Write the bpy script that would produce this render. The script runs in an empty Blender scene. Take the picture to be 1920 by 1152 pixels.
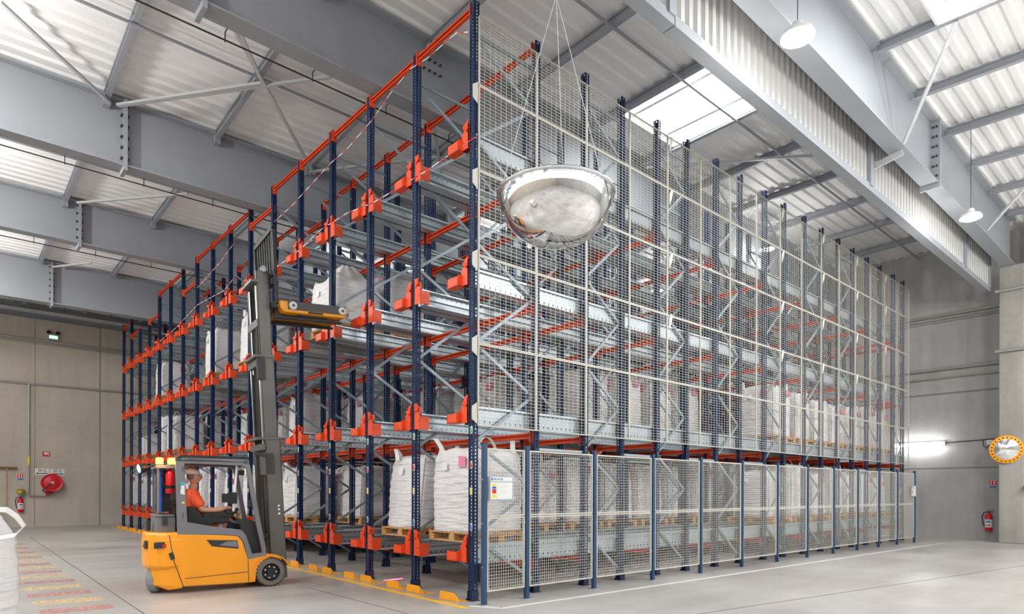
import bpy, math, random
from math import sin, cos, pi, radians, sqrt, hypot, floor
from mathutils import Vector, Matrix
random.seed(7)
SC = bpy.context.scene
C = SC.collection

# ------------------------------------------------------------------ camera
CAM = Vector((-5.59248, -7.10685, 1.55)); YAW = 0.84339; ROLL = 0.003; FPX = 1196.62
F = Vector((cos(YAW), sin(YAW), 0)); R0 = Vector((sin(YAW), -cos(YAW), 0)); U0 = Vector((0, 0, 1))
RR = R0*cos(ROLL) + U0*sin(ROLL); UU = RR.cross(F)
cd = bpy.data.cameras.new('camera'); cam = bpy.data.objects.new('camera', cd); C.objects.link(cam)
cd.sensor_width = 36; cd.sensor_fit = 'HORIZONTAL'; cd.lens = FPX/1920*36; cd.shift_y = 345.67/1920
cd.clip_start = .05; cd.clip_end = 300
m = Matrix.Identity(4)
for k in range(3):
    m[k][0] = RR[k]; m[k][1] = UU[k]; m[k][2] = -F[k]; m[k][3] = CAM[k]
cam.matrix_world = m
SC.camera = cam
# ------------------------------------------------------------------ world and exposure
w = bpy.data.worlds.new('sky'); SC.world = w; w.use_nodes = True
bg = w.node_tree.nodes['Background']; bg.inputs[0].default_value = (.93, .97, 1, 1); bg.inputs[1].default_value = 1.15
SC.view_settings.view_transform = 'Standard'; SC.view_settings.look = 'None'
SC.view_settings.gamma = 1; SC.view_settings.use_curve_mapping = False
SC.view_settings.exposure = 0.88
SC.cycles.transparent_max_bounces = 40
SC.cycles.max_bounces = 8; SC.cycles.diffuse_bounces = 5; SC.cycles.glossy_bounces = 3; SC.cycles.sample_clamp_indirect = 4; SC.cycles.sample_clamp_direct = 12
SC.cycles.caustics_reflective = False; SC.cycles.caustics_refractive = False
def area(name, loc, sx, sy, power, col=(1, 1, 1), rot=(0, 0, 0)):
    l = bpy.data.lights.new(name, 'AREA'); l.shape = 'RECTANGLE'; l.size = sx; l.size_y = sy; l.energy = power; l.color = col
    o = bpy.data.objects.new(name, l); C.objects.link(o); o.location = loc; o.rotation_euler = rot; return o
# daylight through the roof lights; all after the first two added for reflections
SKY = [(6.43, .7), (6.43, -4.75), (-8.5, .2), (-8.5, -8), (6.43, -11), (-8.5, 11), (-8.5, 18), (6.43, 11)]
for i, (x, y) in enumerate(SKY):
    area('skylight_daylight', (x, y, 10.06), 1.95, 1.95, 150 if i > 1 else 120, (.95, .98, 1))

# ------------------------------------------------------------------ materials
def lin(c):
    return tuple((v/255/12.92 if v/255 <= .04045 else ((v/255+.055)/1.055)**2.4) for v in c) + (1,)
MATS = {}
class N:
    def __init__(s, name):
        s.m = bpy.data.materials.new(name); s.m.use_nodes = True; s.t = s.m.node_tree; s.n = s.t.nodes; s.b = s.n['Principled BSDF']
        MATS[name] = s.m
    def new(s, t, **k):
        o = s.n.new(t)
        for a, v in k.items(): setattr(o, a, v)
        return o
    def link(s, a, b): s.t.links.new(a, b)
    def math(s, op, a, b=None, c=None):
        o = s.new('ShaderNodeMath', operation=op)
        for i, v in enumerate((a, b, c)):
            if v is None: continue
            if isinstance(v, (int, float)): o.inputs[i].default_value = v
            else: s.link(v, o.inputs[i])
        return o.outputs[0]
    def coord(s, which='Object'):
        return s.new('ShaderNodeTexCoord').outputs[which]
    def noise(s, scale, detail=3, vec=None, rough=.5, stretch=None):
        if vec is None: vec = s.coord()
        if stretch:
            mp = s.new('ShaderNodeMapping'); mp.inputs['Scale'].default_value = stretch; s.link(vec, mp.inputs[0]); vec = mp.outputs[0]
        o = s.new('ShaderNodeTexNoise'); o.inputs['Scale'].default_value = scale; o.inputs['Detail'].default_value = detail
        o.inputs['Roughness'].default_value = rough; s.link(vec, o.inputs['Vector']); return o.outputs['Fac']
    def ramp(s, fac, stops):
        o = s.new('ShaderNodeValToRGB'); e = o.color_ramp.elements
        while len(e) < len(stops): e.new(.5)
        for i, (p, c) in enumerate(stops): e[i].position = p; e[i].color = c
        s.link(fac, o.inputs[0]); return o.outputs[0]
    def mix(s, fac, a, b):
        o = s.new('ShaderNodeMix', data_type='RGBA')
        if isinstance(fac, (int, float)): o.inputs[0].default_value = fac
        else: s.link(fac, o.inputs[0])
        for i, v in ((6, a), (7, b)):
            if isinstance(v, tuple): o.inputs[i].default_value = v
            else: s.link(v, o.inputs[i])
        return o.outputs[2]
    def bump(s, h, strength=.3, dist=.01):
        o = s.new('ShaderNodeBump'); o.inputs['Strength'].default_value = strength; o.inputs['Distance'].default_value = dist
        s.link(h, o.inputs['Height']); s.link(o.outputs[0], s.b.inputs['Normal'])
    def base(s, c):
        if isinstance(c, tuple): s.b.inputs['Base Color'].default_value = c
        else: s.link(c, s.b.inputs['Base Color'])
    def set(s, rough=None, metal=None, **k):
        if rough is not None: s.b.inputs['Roughness'].default_value = rough
        if metal is not None: s.b.inputs['Metallic'].default_value = metal
        for a, v in k.items(): s.b.inputs[a.replace('_', ' ')].default_value = v
def paint(name, rgb, rough=.45, metal=0, var=.08, scale=3):
    n = N(name); a = lin(rgb); d = tuple(v*(1-var) for v in a[:3])+(1,)
    n.base(n.mix(n.noise(scale), d, a)); n.set(rough, metal); return n.m
def glow(name, rgb, strength):
    n = N(name); n.base(lin(rgb)); n.b.inputs['Emission Color'].default_value = lin(rgb); n.b.inputs['Emission Strength'].default_value = strength; return n.m
def perforated(name, rgb, pitch=.05, rough=.45, hx=.2, hz=.3):
    n = N(name); n.set(rough, 0)
    n.base(n.mix(n.noise(4), lin(rgb), tuple(v*.8 for v in lin(rgb)[:3])+(1,)))
    uv = n.new('ShaderNodeUVMap').outputs[0]; sp = n.new('ShaderNodeSeparateXYZ'); n.link(uv, sp.inputs[0])
    u = n.math('ABSOLUTE', n.math('SUBTRACT', n.math('FRACT', sp.outputs[0]), .5))
    v = n.math('ABSOLUTE', n.math('SUBTRACT', n.math('FRACT', n.math('DIVIDE', sp.outputs[1], pitch)), .5))
    hole = n.math('MULTIPLY', n.math('LESS_THAN', u, hx), n.math('LESS_THAN', v, hz))
    n.link(n.math('SUBTRACT', 1, hole), n.b.inputs['Alpha']); return n.m
perforated('navy', (18, 44, 82), rough=.55); MATS['navy'].node_tree.nodes['Principled BSDF'].inputs['Specular IOR Level'].default_value = .3
paint('fence_post', (42, 72, 106), .5)
paint('navy_plain', (22, 44, 78), .55)
paint('orange', (236, 80, 34), .45)
paint('orange_beam', (222, 74, 30), .5)
paint('cream', (206, 203, 193), .5)
paint('wire', (232, 230, 220), .5)
n = N('galvanised'); v = n.new('ShaderNodeTexVoronoi'); v.inputs['Scale'].default_value = 30; n.link(n.coord(), v.inputs['Vector'])
n.base(n.mix(n.noise(2, 4, stretch=(.4, 1, 1)), lin((158, 172, 180)), lin((196, 206, 211)))); n.set(.38, .55)
n.link(n.math('MULTIPLY_ADD', v.outputs['Distance'], .15, .3), n.b.inputs['Roughness'])
n = N('rail_metal')
g = n.new('ShaderNodeUVMap').outputs[0]; sp = n.new('ShaderNodeSeparateXYZ'); n.link(g, sp.inputs[0])
dx = n.math('ABSOLUTE', n.math('SUBTRACT', n.math('FRACT', n.math('DIVIDE', sp.outputs[0], .1)), .5))
dz = n.math('ABSOLUTE', n.math('SUBTRACT', n.math('FRACT', sp.outputs[1]), .78))
dot = n.math('MULTIPLY', n.math('LESS_THAN', dx, .1), n.math('LESS_THAN', dz, .07))
n.base(n.mix(dot, n.mix(n.noise(1.5, 4, stretch=(.5, 1, 3)), lin((165, 178, 186)), lin((204, 212, 216))), lin((70, 76, 82)))); n.set(.36, .5)
n = N('bag')
tc = n.coord(); sp = n.new('ShaderNodeSeparateXYZ'); n.link(tc, sp.inputs[0])
w1 = n.noise(2.2, 5, tc, stretch=(1, 1, 9)); w2 = n.noise(5, 3, tc, stretch=(1, 1, 1)); w3 = n.noise(160, 1, tc)
n.base(n.mix(w2, lin((222, 219, 219)), lin((238, 236, 236)))); n.set(.55)
h = n.math('ADD', n.math('MULTIPLY', w1, 1.0), n.math('ADD', n.math('MULTIPLY', w2, .8), n.math('MULTIPLY', w3, .05)))
n.bump(h, .85, .05)
paint('bag_strap', (236, 234, 232), .6); paint('seam', (90, 92, 96), .7)
paint('pink', (232, 140, 165), .6); paint('paper', (240, 240, 238), .6)
n = N('wood'); n.base(n.ramp(n.noise(3, 5, stretch=(1, 8, 12)), [(.3, lin((176, 128, 76))), (.7, lin((222, 178, 120)))])); n.set(.7)
# floor: polished concrete
n = N('floor'); pos = n.new('ShaderNodeNewGeometry').outputs['Position']
a = n.noise(.35, 6, pos, .6); b = n.noise(3.5, 6, pos, .65); c = n.noise(1.1, 5, pos, stretch=(.25, 1.4, 1))
f = n.math('ADD', n.math('MULTIPLY', a, .62), n.math('ADD', n.math('MULTIPLY', b, .08), n.math('MULTIPLY', c, .3)))
n.base(n.ramp(f, [(.3, lin((146, 140, 133))), (.5, lin((182, 178, 173))), (.7, lin((206, 204, 201)))]))
n.link(n.math('MULTIPLY_ADD', a, .1, .27), n.b.inputs['Roughness']); n.b.inputs['Specular IOR Level'].default_value = .6
def concrete(name, c1, c2, lines, axis):
    n = N(name); pos = n.new('ShaderNodeNewGeometry').outputs['Position']
    a = n.noise(.5, 5, pos, .6); b = n.noise(6, 5, pos, .6); s = n.noise(1.2, 4, pos, stretch=(2.5, 2.5, .25))
    f = n.math('ADD', n.math('MULTIPLY', a, .5), n.math('ADD', n.math('MULTIPLY', b, .15), n.math('MULTIPLY', s, .35)))
    col = n.ramp(f, [(.32, lin(c1)), (.66, lin(c2))])
    sp = n.new('ShaderNodeSeparateXYZ'); n.link(pos, sp.inputs[0])
    for ax, val, wd in lines:
        k = n.math('LESS_THAN', n.math('ABSOLUTE', n.math('SUBTRACT', sp.outputs[ax], val)), wd)
        col = n.mix(n.math('MULTIPLY', k, .6), col, lin(tuple(v*.55 for v in c1)))
    n.base(col); n.set(.85); n.bump(b, .25, .01); return n.m
concrete('wall_left', (180, 170, 156), (206, 197, 184), [(0, -2.72, .015), (0, -.38, .03), (0, 4.6, .02)], 0)  # warm light on this side is mixed into the wall colour
concrete('wall_right', (158, 157, 154), (184, 184, 182), [(2, 4.94, .03), (2, 2.38, .025), (2, 7.4, .02)], 1)
concrete('pillar', (138, 136, 130), (176, 173, 166), [], 1)
n = N('deck'); g = n.noise(9, 2); n.base(n.mix(n.noise(.7, 4), lin((236, 236, 236)), lin((246, 246, 246)))); n.set(.5, .0)
n = N('bulkhead'); n.base(n.mix(n.noise(.6, 3), lin((200, 200, 198)), lin((226, 226, 225)))); n.set(.35, .3)
paint('girder', (158, 162, 168), .45, 0, .06, .8)
paint('purlin', (158, 161, 168), .45)
paint('steel_light', (196, 198, 200), .4); paint('brace_steel', (148, 160, 170), .45, .3)
paint('bolt', (60, 58, 58), .5); paint('cable', (40, 40, 44), .6)
n = N('chrome'); n.base((.93, .93, .93, 1)); n.set(.04, 1)
n = N('chrome_rod'); n.base((.85, .86, .88, 1)); n.set(.12, 1)
n = N('glass'); n.base((1, 1, 1, 1)); n.set(.02); n.b.inputs['Alpha'].default_value = .12
paint('truck_yellow', (255, 164, 30), .32, 0, .04); paint('truck_grey', (122, 122, 126), .45); paint('truck_dark', (44, 44, 47), .5)
paint('mast_steel', (100, 97, 94), .4, .1); paint('black', (20, 20, 22), .5); paint('rubber', (120, 112, 100), .85); paint('tyre_grey', (142, 142, 142), .8)
paint('rim', (30, 30, 32), .35); paint('shuttle_yellow', (240, 160, 20), .4); paint('shuttle_grey', (66, 66, 64), .45)
paint('white', (238, 238, 236), .5); paint('red', (214, 24, 36), .35); paint('blue', (32, 96, 190), .45); paint('green', (70, 180, 110), .5)
paint('yellow', (246, 214, 70), .5); paint('line_yellow', (250, 196, 52), .6); paint('guide_yellow', (255, 172, 34), .5); paint('line_white', (232, 230, 226), .6)
n = N('hatch_yellow'); n.base(lin((230, 204, 150))); n.set(.6); n.link(n.ramp(n.noise(14, 6, None, .7, (1, .4, 1)), [(.36, (0, 0, 0, 1)), (.62, (.9, .9, .9, 1))]), n.b.inputs['Alpha'])
n = N('hatch_red'); n.base(lin((208, 152, 146))); n.set(.6); n.link(n.ramp(n.noise(14, 6, None, .7, (1, .4, 1)), [(.38, (0, 0, 0, 1)), (.6, (.9, .9, .9, 1))]), n.b.inputs['Alpha'])
paint('joint', (112, 108, 104), .8); paint('skin', (206, 146, 118), .5); paint('hair', (120, 108, 98), .8); paint('hiviz', (255, 96, 52), .6)
paint('reflective', (214, 216, 216), .35); paint('navy_cloth', (30, 44, 84), .8); paint('shoe', (30, 28, 28), .6)
paint('amber_lens', (255, 150, 30), .2); glow('beacon', (255, 150, 40), 9); glow('blue_lamp', (90, 130, 255), 14); glow('lamp', (255, 253, 250), 7)
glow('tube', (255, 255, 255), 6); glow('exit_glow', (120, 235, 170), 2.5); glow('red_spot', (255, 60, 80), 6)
paint('teal', (60, 176, 172), .5); paint('brown', (120, 84, 40), .6); paint('brass', (190, 160, 60), .4, .5); paint('pipe', (178, 178, 172), .35, .4)
n = N('tape'); uv = n.new('ShaderNodeUVMap').outputs[0]; sp = n.new('ShaderNodeSeparateXYZ'); n.link(uv, sp.inputs[0])
n.base(n.mix(n.math('LESS_THAN', n.math('FRACT', n.math('DIVIDE', sp.outputs[0], .36)), .5), lin((236, 234, 234)), lin((220, 40, 60)))); n.set(.5)
n = N('chevron'); n.base(lin((255, 170, 30))); n.set(.5)

# ------------------------------------------------------------------ mesh builder
class MB:
    def __init__(s): s.v = []; s.f = []; s.mi = []; s.uv = {}; s.mats = []
    def mat(s, name):
        if name not in s.mats: s.mats.append(name)
        return s.mats.index(name)
    def face(s, pts, mat=None, uv=None):
        b = len(s.v); s.v += [tuple(p) for p in pts]; s.f.append(tuple(range(b, b+len(pts)))); s.mi.append(s.mat(mat) if mat else 0)
        if uv: s.uv[len(s.f)-1] = uv
    def poly(s, verts, faces, mat=None):
        b = len(s.v); s.v += [tuple(p) for p in verts]; k = s.mat(mat) if mat else 0
        for f in faces: s.f.append(tuple(b+i for i in f)); s.mi.append(k)
    def hexa(s, c, mat=None):   # eight corners, bottom ring then top ring
        s.poly(c, [(3, 2, 1, 0), (4, 5, 6, 7), (0, 1, 5, 4), (1, 2, 6, 5), (2, 3, 7, 6), (3, 0, 4, 7)], mat)
    def box(s, x0, x1, y0, y1, z0, z1, mat=None):
        s.hexa([(x0, y0, z0), (x1, y0, z0), (x1, y1, z0), (x0, y1, z0), (x0, y0, z1), (x1, y0, z1), (x1, y1, z1), (x0, y1, z1)], mat)
    def bar(s, p, q, wd, ht, mat=None, up=(0, 0, 1)):
        p = Vector(p); q = Vector(q); d = (q-p).normalized(); u = Vector(up)
        if abs(d.dot(u)) > .99: u = Vector((1, 0, 0))
        a = d.cross(u).normalized()*(wd/2); b = a.cross(d).normalized()*(ht/2)
        s.hexa([p-a-b, p+a-b, q+a-b, q-a-b, p-a+b, p+a+b, q+a+b, q-a+b], mat)
    def tube(s, pts, r, n=10, mat=None, cap=True):
        pts = [Vector(p) for p in pts]; rs = r if isinstance(r, (list, tuple)) else [r]*len(pts); ring = []
        ref = None
        for i, p in enumerate(pts):
            d = (pts[min(i+1, len(pts)-1)]-pts[max(i-1, 0)]).normalized()
            if ref is None: ref = Vector((0, 0, 1)) if abs(d.z) < .9 else Vector((1, 0, 0))
            a = (ref - d*ref.dot(d)).normalized(); ref = a; b = d.cross(a)
            ring.append([p + (a*cos(2*pi*k/n)+b*sin(2*pi*k/n))*rs[i] for k in range(n)])
        vv = [v for r_ in ring for v in r_]; ff = []
        for i in range(len(pts)-1):
            for k in range(n): ff.append((i*n+k, i*n+(k+1) % n, (i+1)*n+(k+1) % n, (i+1)*n+k))
        if cap: ff += [tuple(range(n-1, -1, -1)), tuple((len(pts)-1)*n+k for k in range(n))]
        s.poly(vv, ff, mat)
    def lathe(s, prof, o=(0, 0, 0), ax=(0, 0, 1), n=24, mat=None):
        d = Vector(ax).normalized(); a = d.orthogonal().normalized(); b = d.cross(a); o = Vector(o)
        vv = [o + d*h + (a*cos(2*pi*k/n)+b*sin(2*pi*k/n))*max(r, 1e-4) for r, h in prof for k in range(n)]
        s.poly(vv, [(i*n+k, i*n+(k+1) % n, (i+1)*n+(k+1) % n, (i+1)*n+k) for i in range(len(prof)-1) for k in range(n)], mat)
    def prism(s, pts, off, mat=None):   # closed polygon of 3D points pushed along off
        n = len(pts); off = Vector(off); p = [Vector(q) for q in pts]
        s.poly(p+[q+off for q in p], [tuple(range(n-1, -1, -1)), tuple(range(n, 2*n))]+[(i, (i+1) % n, n+(i+1) % n, n+i) for i in range(n)], mat)
    def add(s, o, M):
        b = len(s.v); fb = len(s.f); s.v += [tuple(M @ Vector(p)) for p in o.v]
        mp = [s.mat(x) for x in o.mats]
        for f, k in zip(o.f, o.mi): s.f.append(tuple(b+i for i in f)); s.mi.append(mp[k] if mp else 0)
        for k, u in o.uv.items(): s.uv[fb+k] = u
    def mesh(s, name):
        me = bpy.data.meshes.new(name); me.from_pydata(s.v, [], s.f)
        for x in s.mats: me.materials.append(MATS[x])
        for p, k in zip(me.polygons, s.mi): p.material_index = k
        if s.uv:
            l = me.uv_layers.new(name='UVMap')
            for p in me.polygons:
                u = s.uv.get(p.index)
                if u:
                    for j, li in enumerate(p.loop_indices): l.data[li].uv = u[j]
                else:
                    for li in p.loop_indices: l.data[li].uv = (0, 0)
        me.update(); return me
    def build(s, name, mat=None, parent=None, smooth=False, bevel=0, loc=None):
        if mat and not s.mats: s.mats = [mat]
        o = bpy.data.objects.new(name, s.mesh(name)); C.objects.link(o)
        if parent: o.parent = parent
        if loc: o.location = loc
        if smooth:
            for p in o.data.polygons: p.use_smooth = True
        if bevel:
            b = o.modifiers.new('bevel', 'BEVEL'); b.width = bevel; b.segments = 2; b.limit_method = 'ANGLE'; b.angle_limit = radians(40)
            b.harden_normals = False
        return o
def tag(o, label=None, cat=None, group=None, kind=None):
    if label: o['label'] = label
    if cat: o['category'] = cat
    if group: o['group'] = group
    if kind: o['kind'] = kind
    return o
def empty(name, loc=(0, 0, 0), rz=0, **k):
    o = bpy.data.objects.new(name, None); C.objects.link(o); o.location = loc; o.rotation_euler = (0, 0, rz); o.empty_display_size = .1
    return tag(o, **k)
def inst(src, loc, rz=0, name=None, parent=None, sc=None):
    o = bpy.data.objects.new(name or src.name, src); C.objects.link(o); o.location = loc; o.rotation_euler = (0, 0, rz)
    if sc: o.scale = sc
    if parent: o.parent = parent
    return o
def T(x, y, z): return Matrix.Translation((x, y, z))
def scatter(name, mbs, places, parent, limit=100, label=None):
    """places: (key, (x,y,z)); the nearest `limit` become parts, the rest one part"""
    meshes = {k: b.mesh(name) for k, b in mbs.items()}
    pl = sorted(places, key=lambda p: (Vector(p[1])-CAM).length)
    out = []
    for k, p in pl[:limit]: out.append((inst(meshes[k], p, name=name, parent=parent), p))
    if len(pl) > limit:
        r = MB()
        for k, p in pl[limit:]: r.add(mbs[k], T(*p))
        o = r.build(name, None, parent); o['kind'] = 'stuff'
        if label: o['label'] = label
    return out
ORD = ['first', 'second', 'third', 'fourth', 'fifth', 'sixth', 'seventh', 'eighth', 'ninth', 'tenth', 'eleventh', 'twelfth', 'thirteenth', 'fourteenth', 'fifteenth', 'sixteenth', 'seventeenth', 'eighteenth', 'nineteenth', 'twentieth']

# ------------------------------------------------------------------ shell
XW, YW, XB, YB = 20.0, 26.5, -15.0, -17.0
o = MB(); o.box(XB, XW, YB, YW, -.3, 0); tag(o.build('floor', 'floor'), kind='structure')
def slab(name, mat, *a):
    o = MB(); o.box(*a); return tag(o.build(name, mat), kind='structure')
slab('wall_left', 'wall_left', XB, XW+.3, YW, YW+.3, 0, 8.8)
slab('trim_4', 'girder', XB, XW+.3, YW+.12, YW+.3, 8.8, 9.6)
slab('wall_right', 'wall_right', XW, XW+.3, YB, YW+.3, 0, 10.2)
slab('wall_back', 'wall_left', XB-.3, XB, YB, YW, 0, 5.2)
slab('wall_rear', 'wall_right', XB, XW+.3, YB-.3, YB, 0, 5.2)
slab('trim_1', 'girder', XB, XW, YW-.02, YW+.1, 9.0, 9.5)
slab('trim_2', 'steel_light', XB, XW, YW-.35, YW-.12, 8.98, 9.1)
# roof heights over y
ZR = [(-17.3, 9.55), (-8, 9.75), (-2.6, 9.98), (2.8, 9.9), (8.1, 9.62), (13.95, 9.52), (20.0, 9.45), (26.8, 9.4)]
def zroof(y):
    for (a, za), (b, zb) in zip(ZR, ZR[1:]):
        if a <= y <= b: return za+(zb-za)*(y-a)/(b-a)
    return ZR[-1][1]
holes = [(x-1.02, x+1.02, y-1.05, y+1.05) for x, y in SKY]
o = MB(); per = .3; prof = [(0, 0), (.10, 0), (.14, .045), (.26, .045)]
ys = [y for y, _ in ZR[1:-1]]
def strip(x0, x1, y0, z0, y1, z1):
    o.face([(x0, y0, z0), (x1, y0, z0), (x1, y1, z1), (x0, y1, z1)])
y = -17.2
rib = []
while y < 26.7:
    for dy, dz in prof: rib.append((y+dy, dz))
    y += per
rib.append((y, 0))
for (ya, da), (yb, db) in zip(rib, rib[1:]):
    ym = (ya+yb)/2; segs = [(XB-.3, XW+.3)]
    for hx0, hx1, hy0, hy1 in holes:
        if hy0 < ym < hy1:
            ns = []
            for a, b in segs:
                if b <= hx0 or a >= hx1: ns.append((a, b))
                else:
                    if a < hx0: ns.append((a, hx0))
                    if b > hx1: ns.append((hx1, b))
            segs = ns
    for a, b in segs: strip(a, b, ya, zroof(ya)+da, yb, zroof(yb)+db)
ceiling = tag(o.build('ceiling', 'deck'), kind='structure')
PX = [3.22+2.125*k for k in range(-8, 8)]
GY = [-2.6, 2.8, 8.1, 13.95, 20.0]
bays = [(-16.8, -8), (-8, -2.6), (-2.6, 2.8), (2.8, 8.1), (8.1, 13.95), (13.95, 20), (20, 26.4)]
def ibeam(o, p, q, h, wd, tw=.012, tf=.018, mat=None):
    p = Vector(p); q = Vector(q)
    up = Vector((0, 0, h/2-tf/2))
    o.bar(p+up, q+up, wd, tf, mat); o.bar(p-up, q-up, wd, tf, mat); o.bar(p, q, tw, h-2*tf, mat)
for bi, (a, b) in enumerate(bays):
    for x in PX:
        if bi in (0, 1) and x < -6: continue
        if bi > 1 and x < -8: continue
        o = MB(); ibeam(o, (x, a+.1, zroof(a)-.1), (x, b-.1, zroof(b)-.1), .17, .1); o.build('purlin', 'purlin', ceiling)
        if b > -2: 
            z = zroof(b)-.3
            e = MB(); e.box(x-.06, x+.06, b-.16, b-.02, z, z+.2); e.build('purlin_cleat', 'purlin', ceiling) if bi in (2, 3, 4) and x < 6 else None
# tie members along x and the crossed wind bracing
for y, x0, x1 in [(.12, -8, 19.9), (5.4, -8, 19.9), (11, -8, 19.9), (17, -8, 19.9)]:
    o = MB(); z = zroof(y)-.21; o.tube([(x0, y, z), (x1, y, z)], .028, 8); o.build('tie_rod', 'purlin', ceiling)
for (x0, y0, x1, y1) in [(-2.98, 7.93, -.96, 5.45), (-2.95, 7.93, -.02, 4.46), (-4.93, 6.17, -3.1, 7.95), (-1.82, 4.43, 1.22, 7.93), (-1.9, 4.2, -.96, 5.45), (-2.93, 13.5, -.84, 11.04), (-2.8, 19.72, -1.89, 18.4), (7.5, 2.6, 11.8, -2.4), (1.1, 7.9, 5.3, 2.95), (1.1, 2.95, 5.3, 7.9), (5.3, 13.8, 9.6, 8.3)]:
    o = MB(); o.bar((x0, y0, zroof(y0)-.25), (x1, y1, zroof(y1)-.25), .06, .05); o.build('wind_brace', 'steel_light', ceiling)
# ---- girders
def girder(y, zb, zt, x0, x1, label, splices=(-2.83,), hinge=None):
    g = MB(); hw = .17
    g.box(x0, x1, y-hw, y+hw, zb, zb+.03); g.box(x0, x1, y-hw, y+hw, zt-.03, zt); g.box(x0, x1, y-.008, y+.008, zb+.03, zt-.03)
    t = tag(g.build('roof_girder', 'girder'), label, 'girder', 'roof girders')
    for sx in splices:
        p = MB(); p.box(sx-.035, sx+.035, y-hw-.03, y+hw+.03, zb-.1, zt+.01, 'girder')
        k = 0; z = zb+.02
        while z < zt-.05:
            for yy in (y-hw+.03, y-.07):
                for s in (-1, 1): p.tube([(sx+s*.03, yy, z), (sx+s*.075, yy, z)], .022, 6, 'bolt')
            z += .22 if k else .14; k += 1
        p.build('splice_plate', None, t)
    return t
girder(-2.6, 8.5, 9.93, XB, 18.9, 'grey steel roof girder resting on the concrete pillar beside the corrugated bulkhead', (-2.83, 11.06))
gm = girder(2.8, 8.53, 9.86, XB, XW, 'grey steel roof girder crossing low over the near racking behind the hanging dome mirror', (-2.83,))
o = MB()
for i in range(4):
    for j in range(2): o.tube([(1.0+.12*i, 2.79, 9.35+.2*j), (1.0+.12*i, 2.74, 9.35+.2*j)], .02, 6)
o.build('bolt_group', 'bolt', gm)
girder(8.1, 8.2, 9.55, XB, XW, 'nearest grey steel roof girder on the left, crossing at the upper left corner')
girder(13.95, 8.3, 9.46, XB, XW, 'grey steel roof girder, middle one of the three crossing at the left')
girder(20.0, 7.98, 9.4, XB, XW, 'grey steel roof girder closest to the left concrete wall')
girder(-8.0, 8.4, 9.7, XB, XW, 'grey steel roof girder above and behind the camera', ())
# black cable with hangers along each girder
for gy, zb in [(2.8, 8.53), (8.1, 8.2), (13.95, 8.3), (20.0, 7.98)]:
    o = MB(); o.tube([(XB, gy+.3, zb-.1), (XW, gy+.3, zb-.1)], .014, 6)
    x = -8
    while x < 19:
        o.tube([(x, gy+.3, zb-.13), (x, gy+.3, zb+.02), (x, gy+.16, zb+.03)], .009, 5); x += 1.4
    tag(o.build('hanging_cable', 'cable'), {2.8: 'black cable on hangers under the girder above the near racking', 8.1: 'black cable on hangers under the nearest left girder',
        13.95: 'black cable on hangers under the middle left girder', 20.0: 'black cable on hangers under the girder by the left wall'}[gy], 'cable')
# ---- skylights
for i, (x, y) in enumerate(SKY):
    z = zroof(y)
    o = MB(); u = 1.03
    o.box(x-u, x+u, y-1.09, y-1.05, z-.12, z+.3); o.box(x-u, x+u, y+1.05, y+1.09, z-.12, z+.3)
    o.box(x-u, x-u+.04, y-1.05, y+1.05, z-.12, z+.3); o.box(x+u-.04, x+u, y-1.05, y+1.05, z-.12, z+.3)
    if i in (0, 1): o.box(x-.66, x-.58, y-1.05, y+1.05, z-.03, z+.02); o.box(x+.55, x+.63, y-1.05, y+1.05, z-.03, z+.02)
    t = tag(o.build('window_%d' % (i+1), 'white'), kind='structure')
    p = MB(); p.box(x-u, x+u, y-1.09, y+1.09, z+.3, z+.315); p.build('pane', 'glass', t)
# ---- bulkhead
YBK = -2.06
zt = 9.9; bh = MB()
x = -14.0; period = .2
while x < 18.55:
    y0, y1 = YBK-.02, YBK-.075
    pts = [(x, y0), (x+.07, y0), (x+.09, y1), (x+.18, y1), (x+.2, y0)]
    for (xa, ya), (xb, yb) in zip(pts, pts[1:]):
        bh.face([(xa, ya, 7.93), (xb, yb, 7.93), (xb, yb, zt), (xa, ya, zt)], 'bulkhead')
        bh.face([(xa, YBK*2-ya, 7.93), (xb, YBK*2-yb, 7.93), (xb, YBK*2-yb, zt), (xa, YBK*2-ya, zt)], 'bulkhead')
    x += period
bk = tag(bh.build('smoke_curtain'), 'long white corrugated metal bulkhead hanging from the roof beside the racking', 'bulkhead')
o = MB(); o.box(-14, 1.7, -2.16, -1.96, 7.8, 7.95); o.box(1.72, 18.75, -2.16, -1.96, 7.8, 7.95); o.build('bottom_rail', 'girder', bk)
for x in (1.62, 8.74, 15.9, 18.6, -5.4):
    o = MB(); o.box(x-.07, x+.07, -2.19, -1.93, 7.9, 9.9); o.build('curtain_post', 'purlin', bk)
o = MB(); o.bar((8.9, -2.15, 8.35), (8.9, -2.7, 8.45), .05, .12); tag(o.build('strut', 'steel_light', bk))
o = MB(); o.bar((8.7, -2.78, 8.52), (7.5, -3.95, 9.72), .06, .05); o.build('wind_brace', 'steel_light', ceiling)
o = MB(); o.bar((15.3, -2.78, 8.6), (13.7, -4.6, 9.65), .06, .05); o.build('wind_brace', 'steel_light', ceiling)
# ---- pillar and right wall
o = MB(); o.box(18.7, 20, -3.0, -2.38, 0, 8.5); tag(o.build('concrete_pillar', 'pillar', bevel=.03), 'square concrete pillar carrying the girder at the far right', 'pillar')
o = MB(); o.box(19.2, 20, -3.3, -3.0, 0, 9.8); tag(o.build('trim_3', 'pillar'), kind='structure')

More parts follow.
